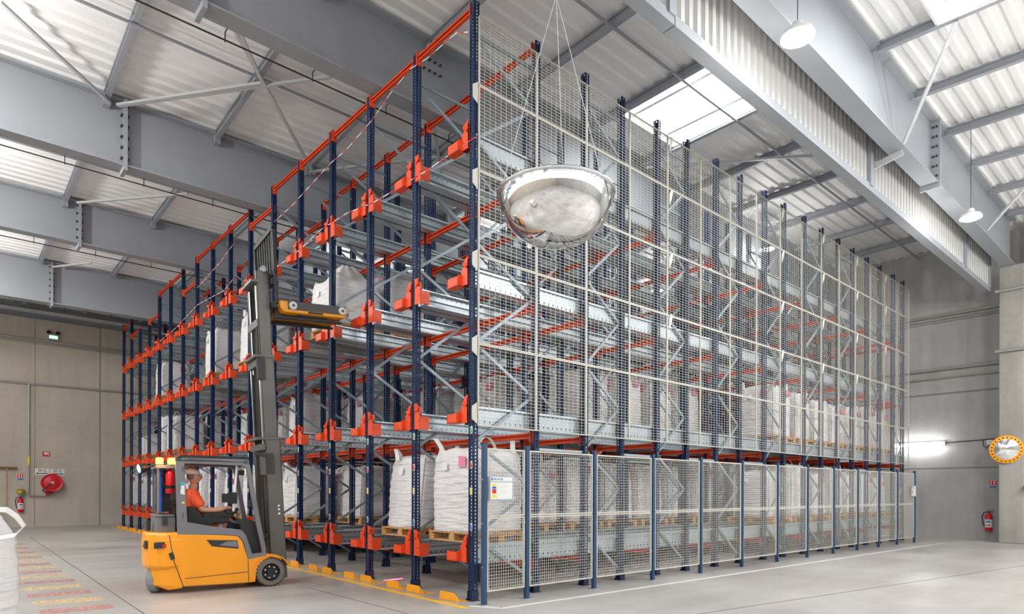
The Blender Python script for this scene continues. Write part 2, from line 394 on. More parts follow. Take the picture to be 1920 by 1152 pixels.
# ------------------------------------------------------------------ shuttle racking
PW = 1.4686
UX = [0, 1.2, 2.33, 3.28, 4.33, 5.3, 6.38, 7.36, 8.46, 9.41, 10.51, 11.55, 12.61, 13.61, 14.69, 15.73, 16.89, 17.79]
UY = [PW*i for i in range(17)]
TOP = [8.46]*13+[7.76, 7.72, 8.36, 8.42]
LV = [.55, 2.53, 4.49, 6.42]
rack = empty('shuttle_rack', (0, 0, 0), label='tall pallet shuttle racking with navy uprights, orange brackets and galvanised rails', cat='rack')
def upright_mb(h, flip):
    o = MB(); a = .048; s = -1 if flip else 1
    o.face([(-a*s, -a, .0), (-a*s, a, .0), (-a*s, a, h), (-a*s, -a, h)], 'navy', [(0, 0), (2, 0), (2, h), (0, h)])
    for yy in (-a, a): o.face([(-a*s, yy, 0), (a*s, yy, 0), (a*s, yy, h), (-a*s, yy, h)], 'navy', [(-.2, 0), (1.2, 0), (1.2, h), (-.2, h)])
    for yy in (-a, a): o.box(*sorted((a*s, (a-.004)*s)), *sorted((yy, yy*.55)), 0, h, 'navy_plain')
    o.box(-.08, .08, -.07, .07, 0, .008, 'navy_plain')
    o.box(-.06, .06, -.056, -.049, 0, .14, 'navy_plain'); o.box(-.06, .06, .049, .056, 0, .14, 'navy_plain')
    for yy in (-.062, .062): o.tube([(-.065, yy, 0), (-.065, yy, .03)], .012, 6, 'bolt')
    return o
ub = {}; places = []
for i, y in enumerate(UY):
    for j, x in enumerate(UX):
        k = (TOP[i], j % 2)
        if k not in ub: ub[k] = upright_mb(TOP[i]-(.1 if False else 0), j % 2)
        places.append((k, (x, y, 0)))
ups = scatter('upright', ub, sorted(places, key=lambda p: 0), rack, 100)
front = {round(p[1]/PW): o for o, p in ups if p[0] == 0}
# stickers on the front faces
cols = ['green', 'red', 'yellow', 'blue']
stk = {}
for z, c in zip((2.36, 1.87, 1.5, 1.0), cols):
    o = MB(); o.box(-.0515, -.0505, -.044, .01, z, z+.1, 'white'); o.poly([(-.052, -.04, z+.01), (-.052, .006, z+.01), (-.052, .006, z+.09), (-.052, -.02, z+.09)], [(0, 1, 2, 3)], c)
    stk[c] = o.mesh('sticker')
for i, o in front.items():
    for c in cols: inst(stk[c], (0, 0, 0), name='sticker', parent=o)['label'] = c+' and white level sticker'
# frame bracing (zigzag between the two uprights of each frame)
fz = [.9, 2.25, 3.65, 5.1, 6.55, 8.0]; bz = [.2, 1.6, 3.0, 4.5, 5.9, 7.4]
bb = {}; places = []
for f_ in range(9):
    L = UX[2*f_+1]-UX[2*f_]
    for lim in sorted(set(TOP)):
        o = MB(); pts = []
        for k in range(6): pts += [(L-.03, bz[k]), (.03, fz[k])]
        for (xa, za), (xb, zb) in zip(pts, pts[1:]):
            if max(za, zb) < lim: o.bar((xa, .02, za), (xb, .02, zb), .028, .045)
        zt = lim-.12; o.bar((.03, .02, zt-.3), (L-.03, .02, zt-.3), .028, .045)
        o.mats = ['brace_steel']; bb[(f_, lim)] = o
    for i, y in enumerate(UY): places.append(((f_, TOP[i]), (UX[2*f_], y, 0)))
scatter('frame_bracing', bb, places, rack, 100)
# row spacers joining one frame to the next
sp_mb = {}; places = []
for f_ in range(8):
    L = UX[2*f_+2]-UX[2*f_+1]; o = MB(); o.mats = ['galvanised']
    o.bar((.04, 0, 0), (L-.04, 0, 0), .03, .04)
    sp_mb[f_] = o
    for i, y in enumerate(UY):
        for z in (2.2, 6.1): places.append((f_, (UX[2*f_+1], y, z)))
scatter('row_spacer', sp_mb, places, rack, 100)
# cross beams
bm = MB(); y0, y1 = .05, PW-.05
bm.box(.012, .022, y0, y1, -.045, .045, 'orange_beam'); bm.box(-.025, .022, y0, y1, .033, .045, 'orange_beam'); bm.box(-.025, .022, y0, y1, -.045, -.033, 'orange_beam'); bm.box(-.025, -.017, y0, y1, .02, .033, 'orange_beam'); bm.box(-.025, -.017, y0, y1, -.033, -.02, 'orange_beam')
for ya, yb in ((y0-.004, y0+.012), (y1-.012, y1+.004)): bm.box(-.05, .05, ya, yb, -.11, .1, 'orange')
places = []
for j, x in enumerate(UX):
    if j not in (1, 2, 4, 6, 8, 10, 12, 14, 16, 17): continue
    dx = -.078 if j % 2 == 0 else .078
    for i in range(16):
        for z in LV: places.append(('a', (x, UY[i], z-.12)))
def topz(i, j=0):
    if i in (5, 9): return 8.0 if i == 5 else 7.72
    if i in (12, 13, 14): return 7.68
    return min(TOP[i], TOP[i+1])-.08
for j in (0, 1):
    for i in range(16):
        if i == 13: continue
        places.append(('a', (UX[j], UY[i], topz(i))))
scatter('cross_beam', {'a': bm}, places, rack, 100)
# shuttle rails: two per lane and level, full depth
def rail_mb(s):
    o = MB(); L = 18.0; W = .075
    def q(y0, z0, y1, z1, u0=0, u1=0):
        y0 *= s; y1 *= s
        o.face([(0, y0, z0), (L, y0, z0), (L, y1, z1), (0, y1, z1)], 'rail_metal', [(0, u0), (L, u0), (L, u1), (0, u1)])
    # profile for the +y side rail of a lane, web faces the lane; s=-1 mirrors it
    q(-.14, .0, -.14, -.03); q(-.14, -.03, 0, -.03); q(0, -.03, 0, .13, .6, 1.2); q(0, .13, 0, .215, .3, 1); q(0, .215, -.09, .215); q(-.09, .215, -.09, .235); q(-.09, .235, .03, .235)
    q(.03, .235, .03, .2); q(0, -.03, .04, -.03)
    q(-.02, .1, 0, .12)
    return o
places = []
for i in range(16):
    for z in LV:
        places.append((1, (0, UY[i+1]-.06, z))); places.append((-1, (0, UY[i]+.06, z)))
scatter('shuttle_rail', {1: rail_mb(1), -1: rail_mb(-1)}, places, rack, 100)
# bent sheet rail stiffeners seen from the side are the spacers under each rail; brackets at the lane mouths
def bracket_mb(side):
    o = MB()
    if side in (0, 2):      # part on the lane to the left (+y)
        o.prism([(-.07, .05, -.01), (-.07, .21, -.01), (-.07, .21, .22), (-.07, .16, .24), (-.07, .12, .35), (-.07, .05, .39)], (.012, 0, 0), 'orange')
        o.box(-.07, .06, .05, .058, .0, .34, 'orange'); o.box(-.07, .09, .2, .212, 0, .2, 'orange')
        o.box(-.13, -.118, .22, .46, .0, .13, 'orange'); o.box(-.13, .0, .2, .208, .0, .15, 'orange'); o.box(-.13, 0, .45, .458, 0, .13, 'orange'); o.box(-.13, 0, .2, .46, -.004, .006, 'orange')
        o.bar((-.075, .06, .24), (-.11, .1, .28), .05, .05, 'orange')
    if side in (0, 1):      # part on the lane to the right (-y)
        o.prism([(-.07, -.05, -.01), (-.07, -.23, -.02), (-.07, -.23, .18), (-.07, -.2, .2), (-.07, -.2, .32), (-.07, -.14, .34), (-.07, -.12, .39), (-.07, -.05, .39)], (.012, 0, 0), 'orange')
        o.box(-.07, .06, -.058, -.05, 0, .36, 'orange'); o.box(-.07, .09, -.232, -.22, -.02, .18, 'orange')
        o.prism([(-.075, -.1, .27), (-.13, -.24, .26), (-.13, -.24, .34), (-.075, -.1, .36)], (.008, .0, .012), 'orange')
        o.box(-.072, -.071, -.11, -.09, .24, .27, 'black'); o.box(-.072, -.071, -.19, -.17, .1, .12, 'black')
    return o
brk = {k: bracket_mb(k) for k in (0, 1, 2)}
places = []
for i, y in enumerate(UY):
    for z in LV: places.append((2 if i == 0 else (1 if i == 16 else 0), (0, y, z)))
scatter('rail_bracket', brk, places, rack, 100)
# anti-fall mesh panels on the side of the racking
YM = -.085; PXS = [.01+1.134*k for k in range(17)]; ZS = [2.47, 3.63, 4.87, 6.06, 7.26, 8.24]
def mesh_panel(w_, h, px, pz, fr=.017, wr=.0017):
    o = MB()
    o.box(0, w_, -.012, .012, 0, fr, 'cream'); o.box(0, w_, -.012, .012, h-fr, h, 'cream')
    o.box(0, fr, -.012, .012, fr, h-fr, 'cream'); o.box(w_-fr, w_, -.012, .012, fr, h-fr, 'cream')
    n = round(w_/px)
    for k in range(1, n): x = w_*k/n; o.box(x-wr, x+wr, -.003-wr, -.003+wr, fr, h-fr, 'wire')
    n = round(h/pz)
    for k in range(1, n): z = h*k/n; o.box(fr, w_-fr, .002-wr, .002+wr, z-wr, z+wr, 'wire')
    return o
for r_ in range(5):
    me = mesh_panel(1.13, ZS[r_+1]-ZS[r_]-.004, .1, .05).mesh('mesh_panel')
    for k in range(16): inst(me, (PXS[k], YM, ZS[r_]), name='mesh_panel', parent=rack)
o = MB()
o.prism([(0, 0, 0), (.07, 0, .12), (.11, 0, .28), (.06, 0, .3), (.0, 0, .2)], (0, .01, 0), 'white')
cl = o.mesh('panel_clip')
for r_, z in enumerate((7.95, 6.95, 5.75, 4.6)):
    for k in (4, 8, 10, 12, 14): inst(cl, (PXS[k]+.03, YM-.03, z), name='panel_clip', parent=rack)
cl2 = MB(); cl2.prism([(0, 0, .0), (-.09, 0, .06), (-.09, 0, .24), (0, 0, .3)], (0, .01, 0), 'cream'); cl2 = cl2.mesh('corner_clip')
for z in (7.0, 5.8, 4.65, 3.45, 2.5): inst(cl2, (.0, YM, z), name='corner_clip', parent=rack)

# ------------------------------------------------------------------ low mesh fence
FX = [(-.1, -.37), (.69, -.37), (2.16, -.37), (3.69, -.39), (5.15, -.43), (6.68, -.44), (8.18, -.46), (9.65, -.48), (11.1, -.5), (12.6, -.52), (14.05, -.55), (15.4, -.6), (16.75, -.66)]
fence = empty('mesh_fence', (0, 0, 0), label='low cream mesh safety fence on slim blue posts in front of the racking side', cat='fence')
pm = MB(); pm.box(-.03, .03, -.03, .03, .008, 2.2, 'fence_post'); pm.box(-.08, .08, -.07, .07, 0, .008, 'galvanised'); pm.box(-.03, .03, -.03, .03, 2.2, 2.21, 'black')
for z in (.5, 1.1, 1.7): pm.box(-.033, -.03, -.01, .01, z, z+.02, 'galvanised')
pm = pm.mesh('fence_post')
for x, y in FX: inst(pm, (x, y, 0), name='fence_post', parent=fence)
for (xa, ya), (xb, yb) in zip(FX, FX[1:]):
    L = hypot(xb-xa, yb-ya)-.09; an = math.atan2(yb-ya, xb-xa)
    for z0, h in ((.17, 1.02), (1.2, .94)):
        me = mesh_panel(L, h, .045, .045, .022, .0016).mesh('fence_panel')
        inst(me, (xa+.045*cos(an), ya+.045*sin(an), z0), an, name='fence_panel', parent=fence)

# ------------------------------------------------------------------ text
def text(s, size, loc, rot, mat, name, parent=None, ext=.001, align='CENTER'):
    cu = bpy.data.curves.new(name, 'FONT'); cu.body = s; cu.size = size; cu.extrude = ext; cu.align_x = align; cu.align_y = 'CENTER'
    t = bpy.data.objects.new(name, cu); C.objects.link(t)
    dg = bpy.context.evaluated_depsgraph_get(); me = bpy.data.meshes.new_from_object(t.evaluated_get(dg)); bpy.data.objects.remove(t)
    me.materials.clear(); me.materials.append(MATS[mat])
    o = bpy.data.objects.new(name, me); C.objects.link(o); o.location = loc; o.rotation_euler = rot
    if parent: o.parent = parent
    return o
# signs on the fence
def rack_sign(x, y, label):
    s = empty('rack_sign', (x, y, 1.42), label=label, cat='sign', group='load notice boards on the fence')
    o = MB(); o.box(0, .43, -.012, 0, 0, .34, 'galvanised'); o.box(.02, .41, -.015, -.012, .02, .25, 'white'); o.box(.02, .41, -.015, -.012, .265, .325, 'white'); o.build('board', None, s)
    o = MB()
    for z, c in ((.2, 'yellow'), (.165, 'blue'), (.13, 'red'), (.1, 'red'), (.04, 'yellow')): o.box(.045, .115, -.017, -.015, z, z+(.028 if z > .05 else .045), c)
    o.build('colour_chart', None, s)
    text('MECALUX', .04, (.15, -.0165, .295), (pi/2, 0, 0), 'blue', 'lettering', s)
    o = MB(); o.box(.03, .05, -.017, -.015, .275, .315, 'blue'); o.box(.14, .142, -.017, -.015, .02, .25, 'galvanised')
    for k in range(5): o.box(.17, .33-.03*(k % 3), -.016, -.015, .21-.03*k, .213-.03*k, 'galvanised')
    o.build('print', None, s); return s
rack_sign(-.05, -.41, 'load notice board with colour bars, wired to the first fence panel')
rack_sign(16.3, -.7, 'small load notice board on the farthest fence post')

# ------------------------------------------------------------------ pallets and bulk bags
def pallet_parts():
    a, b, t = MB(), MB(), MB()     # x depth 1.0 (half .5), y 1.2
    for k in range(5): x = -.5+.225*k; t.box(x, x+.1, -.6, .6, .122, .144)
    for y in (-.6, -.05, .5): t.box(-.5, .5, y, y+.1, .1, .122)
    for y in (-.6, -.07, .46):
        for x in (-.5, -.07, .38): b.box(x, x+.12, y, y+.14, .022, .1)
    for x in (-.5, -.07, .38): a.box(x, x+.12, -.6, .6, 0, .022)
    return t, b, a
PT = pallet_parts()
full = MB()
for q in PT:
    full.add(q, T(0, 0, 0))
full.mats = ['wood']; PAL_MESH = full.mesh('pallet')
for q in PT: q.mats = ['wood']
PM = [q.mesh(n_) for q, n_ in zip(PT, ('deck_boards', 'blocks', 'bottom_boards'))]
b0 = MB(); b0.box(0, .12, 0, .14, 0, .078); b0.mats = ['wood']; BLK = b0.mesh('block')
def bag_mb(seed, W=1.0, D=.95, H=1.18, lean=0, peak=.1, full_=True, straps=True, res=1):
    rnd = random.Random(seed); o = MB(); nu = 9*res; nz = 14*res
    ph = [rnd.uniform(0, 6.28) for _ in range(10)]
    per_ = []
    for s_ in range(4):
        for k in range(nu):
            t = -1+2*k/nu
            per_.append([(t, -1), (1, t), (-t, 1), (-1, -t)][s_])
    n_ = len(per_); vv = []
    for j in range(nz+1):
        h = j/nz
        z = H*h
        for (u, v) in per_:
            r = (abs(u)**12+abs(v)**12)**(1/12)
            uu, vv_ = u/r, v/r
            bul = 1.03+.02*sin(pi*h)-.03*h+.008*sin(h*9+ph[0])
            top = 1 if h < .9 else 1-.05*((h-.9)/.1)**2*2
            wr = .006*sin(h*55+3*sin(u*3+ph[1])+2*sin(v*3+ph[2]))+.012*sin(4*u+ph[3]+h*3)*sin(3*v+ph[4])
            x = D/2*uu*bul*top*.97+wr*(1 if abs(u) > .99 else 0)*(1 if uu > 0 else -1)
            y = W/2*vv_*bul*top*.97+wr*(1 if abs(v) > .99 else 0)*(1 if vv_ > 0 else -1)
            zz = z+(.02*sin(3*u+ph[5])+.02*sin(4*v+ph[6]))*(h > .93)+(.045 if abs(u*v) > .8 and h > .99 else 0)
            vv.append((x+lean*z, y+lean*.4*z, max(zz, 0)))
    ff = []
    for j in range(nz):
        for k in range(n_): ff.append((j*n_+k, j*n_+(k+1) % n_, (j+1)*n_+(k+1) % n_, (j+1)*n_+k))
    # top: rings drawn in towards a crumpled, slightly raised middle
    base_i = nz*n_
    prev = [base_i+k for k in range(n_)]
    for q, (sc_, dz) in enumerate(((.82, .015), (.55, .05*peak/.1), (.25, .9*peak))):
        cur = []
        for k in range(n_):
            x, y, z = vv[base_i+k]
            cx = lean*H; cy = lean*.4*H
            cur.append(len(vv)); vv.append((cx+(x-cx)*sc_, cy+(y-cy)*sc_, H+dz+.03*sin(5*per_[k][0]+ph[7]+q)*sin(4*per_[k][1]+ph[8])))
        for k in range(n_): ff.append((prev[k], prev[(k+1) % n_], cur[(k+1) % n_], cur[k]))
        prev = cur
    c_ = len(vv); vv.append((lean*H, lean*.4*H, H+peak))
    for k in range(n_): ff.append((prev[k], prev[(k+1) % n_], c_))
    ff.append(tuple(range(n_-1, -1, -1)))
    o.poly(vv, ff, 'bag')
    return o, rnd
def strap(o, p, q, h, wd=.06, mat='bag_strap', lean=(0, 0)):
    p = Vector(p); q = Vector(q); n_ = 8; side = (q-p).cross(Vector((0, 0, 1))).normalized()*(wd/2); pts = []
    for k in range(n_+1):
        t = k/n_; a = p.lerp(q, t)+Vector((lean[0]*sin(pi*t), lean[1]*sin(pi*t), h*sin(pi*t)**.7)); pts.append(a)
    vv = []
    for a in pts: vv += [a-side, a+side]
    ff = [(2*k, 2*k+1, 2*k+3, 2*k+2) for k in range(n_)]
    vv2 = [v+Vector((0.0, 0.0, .006)) for v in vv]; b = len(vv)
    o.poly(vv+vv2, ff+[tuple(b+i for i in reversed(f)) for f in ff], mat)
def add_loops(o, rnd, W, D, H, lean=0):
    for sx in (-1, 1):
        for sy in (-1, 1):
            p = (sx*D*.46+lean*H, sy*W*.30+lean*.4*H, H-.02); q = (sx*D*.30+lean*H, sy*W*.46+lean*.4*H, H-.02)
            strap(o, p, q, rnd.uniform(.08, .2), .055, lean=(rnd.uniform(-.06, .06), rnd.uniform(-.06, .06)))
BAGS = []
for sd, (H, pk, ln) in enumerate([(1.2, .1, 0), (1.12, .16, .01), (1.22, .06, -.02), (.98, .2, .02), (1.26, .12, 0), (1.15, .05, .03)]):
    b_, rnd = bag_mb(sd+3, .98, .95, H, ln, pk)
    add_loops(b_, rnd, .98, .95, H, ln)
    if sd in (0, 1, 4): b_.box(-.52+ln*H, -.505+ln*H, -.35, -.17, H-.26, H-.1, 'pink'); b_.box(.1, .28, -.53, -.515, H-.22, H-.08, 'pink')
    b_.box(-.512+ln*H, -.506+ln*H, .05, .16, H-.32, H-.18, 'paper')
    for y_ in (-.33,): b_.tube([(-.495, -.475, .05), (-.5+ln*H*.5, -.49, H*.5), (-.48+ln*H, -.47, H-.05)], .006, 5, 'seam')
    me = b_.mesh('bulk_bag')
    for p in me.polygons: p.use_smooth = True
    BAGS.append(me)
LN = ['bottom', 'second', 'third', 'top']
fill = {0: {}, 1: {}, 2: {}}
def rng(a, b, st=1.16):
    r = []; x = a
    while x <= b: r.append(x); x += st
    return r
fill[0][0] = rng(9.7, 17.3); fill[0][1] = rng(1.9, 17.0); fill[0][2] = rng(4.4, 17); fill[0][3] = rng(3.2, 14); fill[0][4] = rng(2.0, 11); fill[0][5] = rng(1.1, 9)
for c_ in (6, 7, 8, 9, 10, 11): fill[0][c_] = rng(.7, 4.5)
for c_ in (12, 13, 14, 15): fill[0][c_] = rng(.65, 3.2)
fill[1][0] = rng(9.9, 17.2); fill[1][1] = rng(4.6, 9.0); fill[1][2] = rng(3.6, 11.0); fill[1][3] = rng(4.2, 12); fill[1][4] = rng(4.2, 12)
fill[1][5] = rng(2.9, 10); fill[1][6] = rng(1.9, 8); fill[1][7] = rng(3.0, 8); fill[1][8] = rng(2.6, 7)
fill[1][9] = rng(2.0, 6); fill[1][11] = rng(.65, 3.2); fill[1][12] = rng(.7, 2); fill[1][13] = rng(1.1, 2.4); fill[1][14] = rng(.7, 2.6); fill[1][15] = rng(.9, 3)
fill[2][3] = rng(1.85, 2.0); fill[2][6] = rng(.62, 1.8); fill[2][8] = rng(.62, 1.8); fill[2][12] = rng(.62, 2.0)
k_ = 0
def put_pallet(x, y, z, label, near=False, rz=0):
    if near:
        t = empty('pallet', (x, y, z), rz, label=label, cat='pallet', group='wooden pallets in the racking')
        inst(PM[0], (0, 0, 0), name='deck_boards', parent=t); inst(PM[2], (0, 0, 0), name='bottom_boards', parent=t)
        for by in (-.6, -.07, .46):
            for bx in (-.5, -.07, .38): inst(BLK, (bx, by, .022), name='block', parent=t)
    else:
        t = inst(PAL_MESH, (x, y, z), rz, name='pallet'); tag(t, label, 'pallet', 'wooden pallets in the racking')
    return t
rb = random.Random(5)
for lv in fill:
    for ch in sorted(fill[lv]):
        for pos, x in enumerate(fill[lv][ch]):
            y = UY[ch]+PW/2; z = LV[lv]+.236
            if (lv == 0 and ch in (0, 1)) or (lv == 2 and ch == 3): pos += 1
            where = '%s level, %s lane from fenced corner, %s pallet back' % (LN[lv], ORD[ch], ORD[pos])
            put_pallet(x, y, z, 'wooden pallet on the %s' % where)
            me = BAGS[rb.choice([3, 1, 3]) if (lv == 1 and ch >= 13) else rb.choice([0, 1, 2, 4, 5, 0, 1])]
            sc_ = (1, 1, rb.uniform(.93, 1.07)) if not (lv == 1 and ch >= 13) else (1, 1, .75)
            if lv == 2: sc_ = (1.02, 1.04, {3: 1.12}.get(ch, 1.05))
            b_ = inst(me, (x+rb.uniform(-.015, .015), y+rb.uniform(-.02, .02), z+.1445), rb.uniform(-.03, .03), name='bulk_bag', sc=sc_)
            tag(b_, 'white bulk bag on the %s' % where, 'bag', 'white bulk bags on pallets in the racking')
# the three bags closest to the camera carry their parts
def hero_bag(loc, rz, seed, W, D, H, lean, peak, label, pink, loops, group='white bulk bags on pallets in the racking'):
    t = empty('bulk_bag', loc, rz, label=label, cat='bag', group=group)
    b_, rnd = bag_mb(seed, W, D, H, lean, peak, res=2); b_.build('bag_body', None, t, smooth=True)
    for p, q, h, ln in loops: o = MB(); strap(o, p, q, h, .07, lean=ln); o.build('lifting_loop', None, t)
    for (y0, z0) in pink:
        o = MB(); xx = lambda z: -D/2*1.035-.012+lean*z
        o.hexa([(xx(z0), y0, z0), (xx(z0)+.006, y0, z0), (xx(z0)+.006, y0+.17, z0), (xx(z0), y0+.17, z0), (xx(z0+.15), y0, z0+.15), (xx(z0+.15)+.006, y0, z0+.15), (xx(z0+.15)+.006, y0+.17, z0+.16), (xx(z0+.15), y0+.17, z0+.16)], 'pink')
        o.build('pink_label', None, t)
    o = MB(); x = lambda z: -D/2*1.03-.012+lean*z; z0 = H-.3
    o.hexa([(x(z0), .08, z0), (x(z0)+.004, .08, z0), (x(z0)+.004, .2, z0), (x(z0), .2, z0), (x(z0+.12), .08, z0+.12), (x(z0+.12)+.004, .08, z0+.12), (x(z0+.12)+.004, .2, z0+.12), (x(z0+.12), .2, z0+.12)], 'paper'); o.build('document_pocket', None, t)
    o = MB(); o.tube([(-D*.482+lean*.02, -W*.482, .02), (-D*.51+lean*H*.5, -W*.5, H*.45), (-D*.485+lean*H, -W*.48, H-.02)], .006, 6, 'seam'); o.build('seam_cord', None, t)
    for z in (H*.33, H*.66):
        o = MB(); pts = [(-D*.485+lean*z, -W*.49, z), (-D*.51+lean*z, 0, z+.01), (-D*.485+lean*z, W*.49, z)]; o.tube(pts, .003, 5, 'bag'); o.build('stitch_line', None, t)
    return t
z = LV[0]+.236
put_pallet(.66, PW*.5, z, 'wooden pallet under the bag at the racking corner, lowest level', True)
hero_bag((.66, PW*.5, z+.145), 0, 11, 1.06, 1.0, 1.24, 0, .04, 'upright white bulk bag on the lowest level right at the fenced racking corner', [(-.38, .98)],
         [((-.45, .28, 1.2), (-.3, .46, 1.2), .24, (-.1, .1)), ((-.42, -.5, 1.2), (-.05, -.52, 1.2), .22, (0, 0)), ((.3, -.5, 1.2), (.46, -.3, 1.2), .2, (0, 0)), ((.3, .46, 1.2), (.46, .3, 1.2), .18, (0, 0))])
put_pallet(.66, PW*1.5, z, 'wooden pallet under the leaning bag in the second lane, lowest level', True)
hero_bag((.7, PW*1.5, z+.145), 0, 12, 1.06, 1.0, 1.2, .1, .04, 'white bulk bag leaning backwards in the second lane, lowest level', [(-.36, .98)],
         [((-.4, .3, 1.15), (-.2, .46, 1.15), .2, (-.05, .05)), ((-.38, -.48, 1.15), (-.1, -.5, 1.15), .1, (0, 0)), ((.3, -.46, 1.2), (.46, -.3, 1.2), .2, (0, 0))])
z3 = LV[2]+.236
put_pallet(.66, PW*3.5, z3, 'wooden pallet under the peaked bag beside the raised shuttle', True)
hero_bag((.64, PW*3.5, z3+.145), 0, 17, 1.12, 1.05, .95, .02, .42, 'white bulk bag with a peaked top beside the raised shuttle', [],
         [((-.2, .1, 1.1), (-.1, .25, 1.1), .2, (-.05, 0)), ((.2, -.3, .95), (.35, -.1, .95), .15, (0, 0))])
FB = Vector((-5.91, -1.35, 0)); fr = .84
put_pallet(FB.x, FB.y, 0, 'wooden pallet standing on the floor beneath the foreground bag', True, fr)
fb = hero_bag((FB.x, FB.y, .145), fr, 13, 1.06, 1.06, 1.2, 0, .1, 'large white bulk bag in the left foreground, cut off by the picture edge', [], [], group='white bulk bags on pallets on the floor')
Mi = (Matrix.Translation((FB.x, FB.y, .145)) @ Matrix.Rotation(fr, 4, 'Z')).inverted()
def ribbon(name, pts, wd, mat, parent, side=None):
    o = MB(); pts = [Vector(p) for p in pts]; L_ = []
    for i, p in enumerate(pts):
        d = (pts[min(i+1, len(pts)-1)]-pts[max(i-1, 0)]).normalized(); sd = side or Vector((.2, .8, .5)); sd = (sd-d*sd.dot(d)).normalized()*wd/2; L_.append((p-sd, p+sd, d.cross(sd).normalized()*.003))
    for (a, b, n1), (c, d_, n2) in zip(L_, L_[1:]): o.hexa([a-n1, c-n2, d_-n2, b-n1, a+n1, c+n2, d_+n2, b+n1])
    return o.build(name, mat, parent)
def wv(*p): return Mi @ Vector(p)
ribbon('lifting_loop', [wv(-5.46, -1.95, 1.26), wv(-5.42, -1.95, 1.36), wv(-5.36, -1.92, 1.425), wv(-5.29, -1.9, 1.42), wv(-5.24, -1.88, 1.375), wv(-5.2, -1.86, 1.31), wv(-5.24, -1.8, 1.25), wv(-5.32, -1.72, 1.23)], .04, 'bag_strap', fb, Mi.to_3x3() @ Vector((.45, .6, .7)))
ribbon('lifting_loop', [wv(-5.6, -1.0, 1.26), wv(-5.7, -.95, 1.48), wv(-5.9, -.9, 1.5), wv(-6.0, -.85, 1.26)], .06, 'bag_strap', fb)
o = MB()
for k in range(60): z_ = .04+k*.018; o.bar((-.535, -.5, z_), (-.5, -.55, z_+.008), .004, .006)
o.build('side_stitching', 'seam', fb)

# ------------------------------------------------------------------ floor markings and guides
def flat(name, pts, mat, label, cat, z=.003, group=None):
    o = MB(); o.prism([(x, y, .0005) for x, y in pts], (0, 0, z)); return tag(o.build(name, mat), label, cat, group)
def line(a, b, wd):
    d = (Vector(b)-Vector(a)).normalized(); n_ = Vector((-d.y, d.x))*wd/2; a = Vector(a); b = Vector(b)
    return [tuple(a-n_), tuple(b-n_), tuple(b+n_), tuple(a+n_)]
flat('floor_line', line((-.43, -.42), (-.28, 24.2), .09), 'line_yellow', 'yellow painted line along the front of the racking', 'floor marking')
flat('floor_line', line((-.3, -.3), (-.08, -.72), .06)[:], 'line_white', 'short white painted line at the corner of the fence', 'floor marking')
flat('floor_line', line((-.08, -.72), (17.5, -1.3), .07), 'line_white', 'long white painted line beside the mesh fence', 'floor marking')
for (a, b, nm) in [((-3.48, 19), (-3.8, -4), 'left of the forklift'), ((1.3, -2.6), (14, -4.6), 'in front of the fence, to the right'), ((-1.25, 2.6), (-1.2, -2.4), 'pale joint ahead of the forklift')]:
    flat('floor_joint', line(a, b, .02), 'joint', 'thin dark joint in the concrete floor ' + nm if 'pale' not in nm else 'thin joint in the floor between forklift and racking corner', 'floor joint', .0008)
GYS = [(.23, 0), (1.08, 0), (1.6, 0), (2.45, 0), (3.12, 0), (3.95, 0), (4.67, 0), (5.6, 0)]
GYS = [y for i in range(16) for y in (UY[i]+.26, UY[i]+1.14)]
gd = MB(); gd.prism([(-.14, -.2, .0), (-.14, .2, 0), (-.14, .17, .12), (-.14, -.16, .12)], (.012, 0, 0), 'guide_yellow'); gd.box(-.14, .04, -.2, .2, 0, .008, 'guide_yellow')
gd.prism([(-.14, -.2, .0), (-.13, -.2, .0), (-.06, -.2, 0), (-.13, -.16, .12)], (0, .006, 0), 'guide_yellow'); gd.box(-.02, .1, -.27, -.2, 0, .006, 'guide_yellow'); gd = gd.mesh('floor_guide')
for k, y in enumerate(GYS):
    lane = ORD[k//2]; side = 'right' if k % 2 == 0 else 'left'
    o = inst(gd, (-.12, y, 0), name='floor_guide')
    tag(o, 'yellow steel pallet guide on the floor, %s side of the %s lane from the corner' % (side, lane), 'floor guide', 'yellow pallet guides along the racking front')
# faded stripes of the walkway
k = 0; y = .25
while y < 16.6:
    col = 'yellow' if k % 2 == 0 else 'red'; cx = -4.3+.02*y/10
    flat('walkway_stripe', [(cx-.4, y), (cx+.37, y-.1), (cx+.39, y+.28), (cx-.38, y+.38)], 'hatch_'+col, 'faded %s painted stripe of the floor walkway, %s stripe counting from the camera' % (col, ORD[k] if k < 20 else 'twenty-first'), 'floor marking', .0006, 'faded walkway stripes')
    k += 1; y += .82

# ------------------------------------------------------------------ things on the left wall
YL = YW
def pipe_run(pts, r, label, name='wall_pipe', mat='pipe', cat='pipe'):
    o = MB(); o.tube(pts, r, 8); return tag(o.build(name, mat), label, cat)
pipe_run([(XB, YL-.1, 7.97), (XW, YL-.1, 7.72)], .05, 'upper horizontal grey pipe along the left wall')
pipe_run([(XB, YL-.22, 7.85), (XW, YL-.22, 7.6)], .02, 'thin conduit just below the upper pipe on the left wall')
pipe_run([(XB, YL-.1, 6.05), (XW, YL-.1, 5.95)], .04, 'lower horizontal grey pipe along the left wall')
vp = pipe_run([(-2.93, YL-.1, 6.0), (-2.93, YL-.1, 1.35), (-2.9, YL-.1, 1.3), (-2.3, YL-.1, 1.28), (-2.26, YL-.12, 1.5)], .035, 'vertical grey water pipe feeding the hose reel')
o = MB(); o.tube([(-2.93, YL-.1, 2.6), (-2.93, YL-.1, 2.95)], .04, 10); o.build('yellow_band', 'yellow', vp)
o = MB(); o.box(-2.36, -2.2, YL-.2, YL-.06, 1.32, 1.5); o.build('valve', 'red', vp)
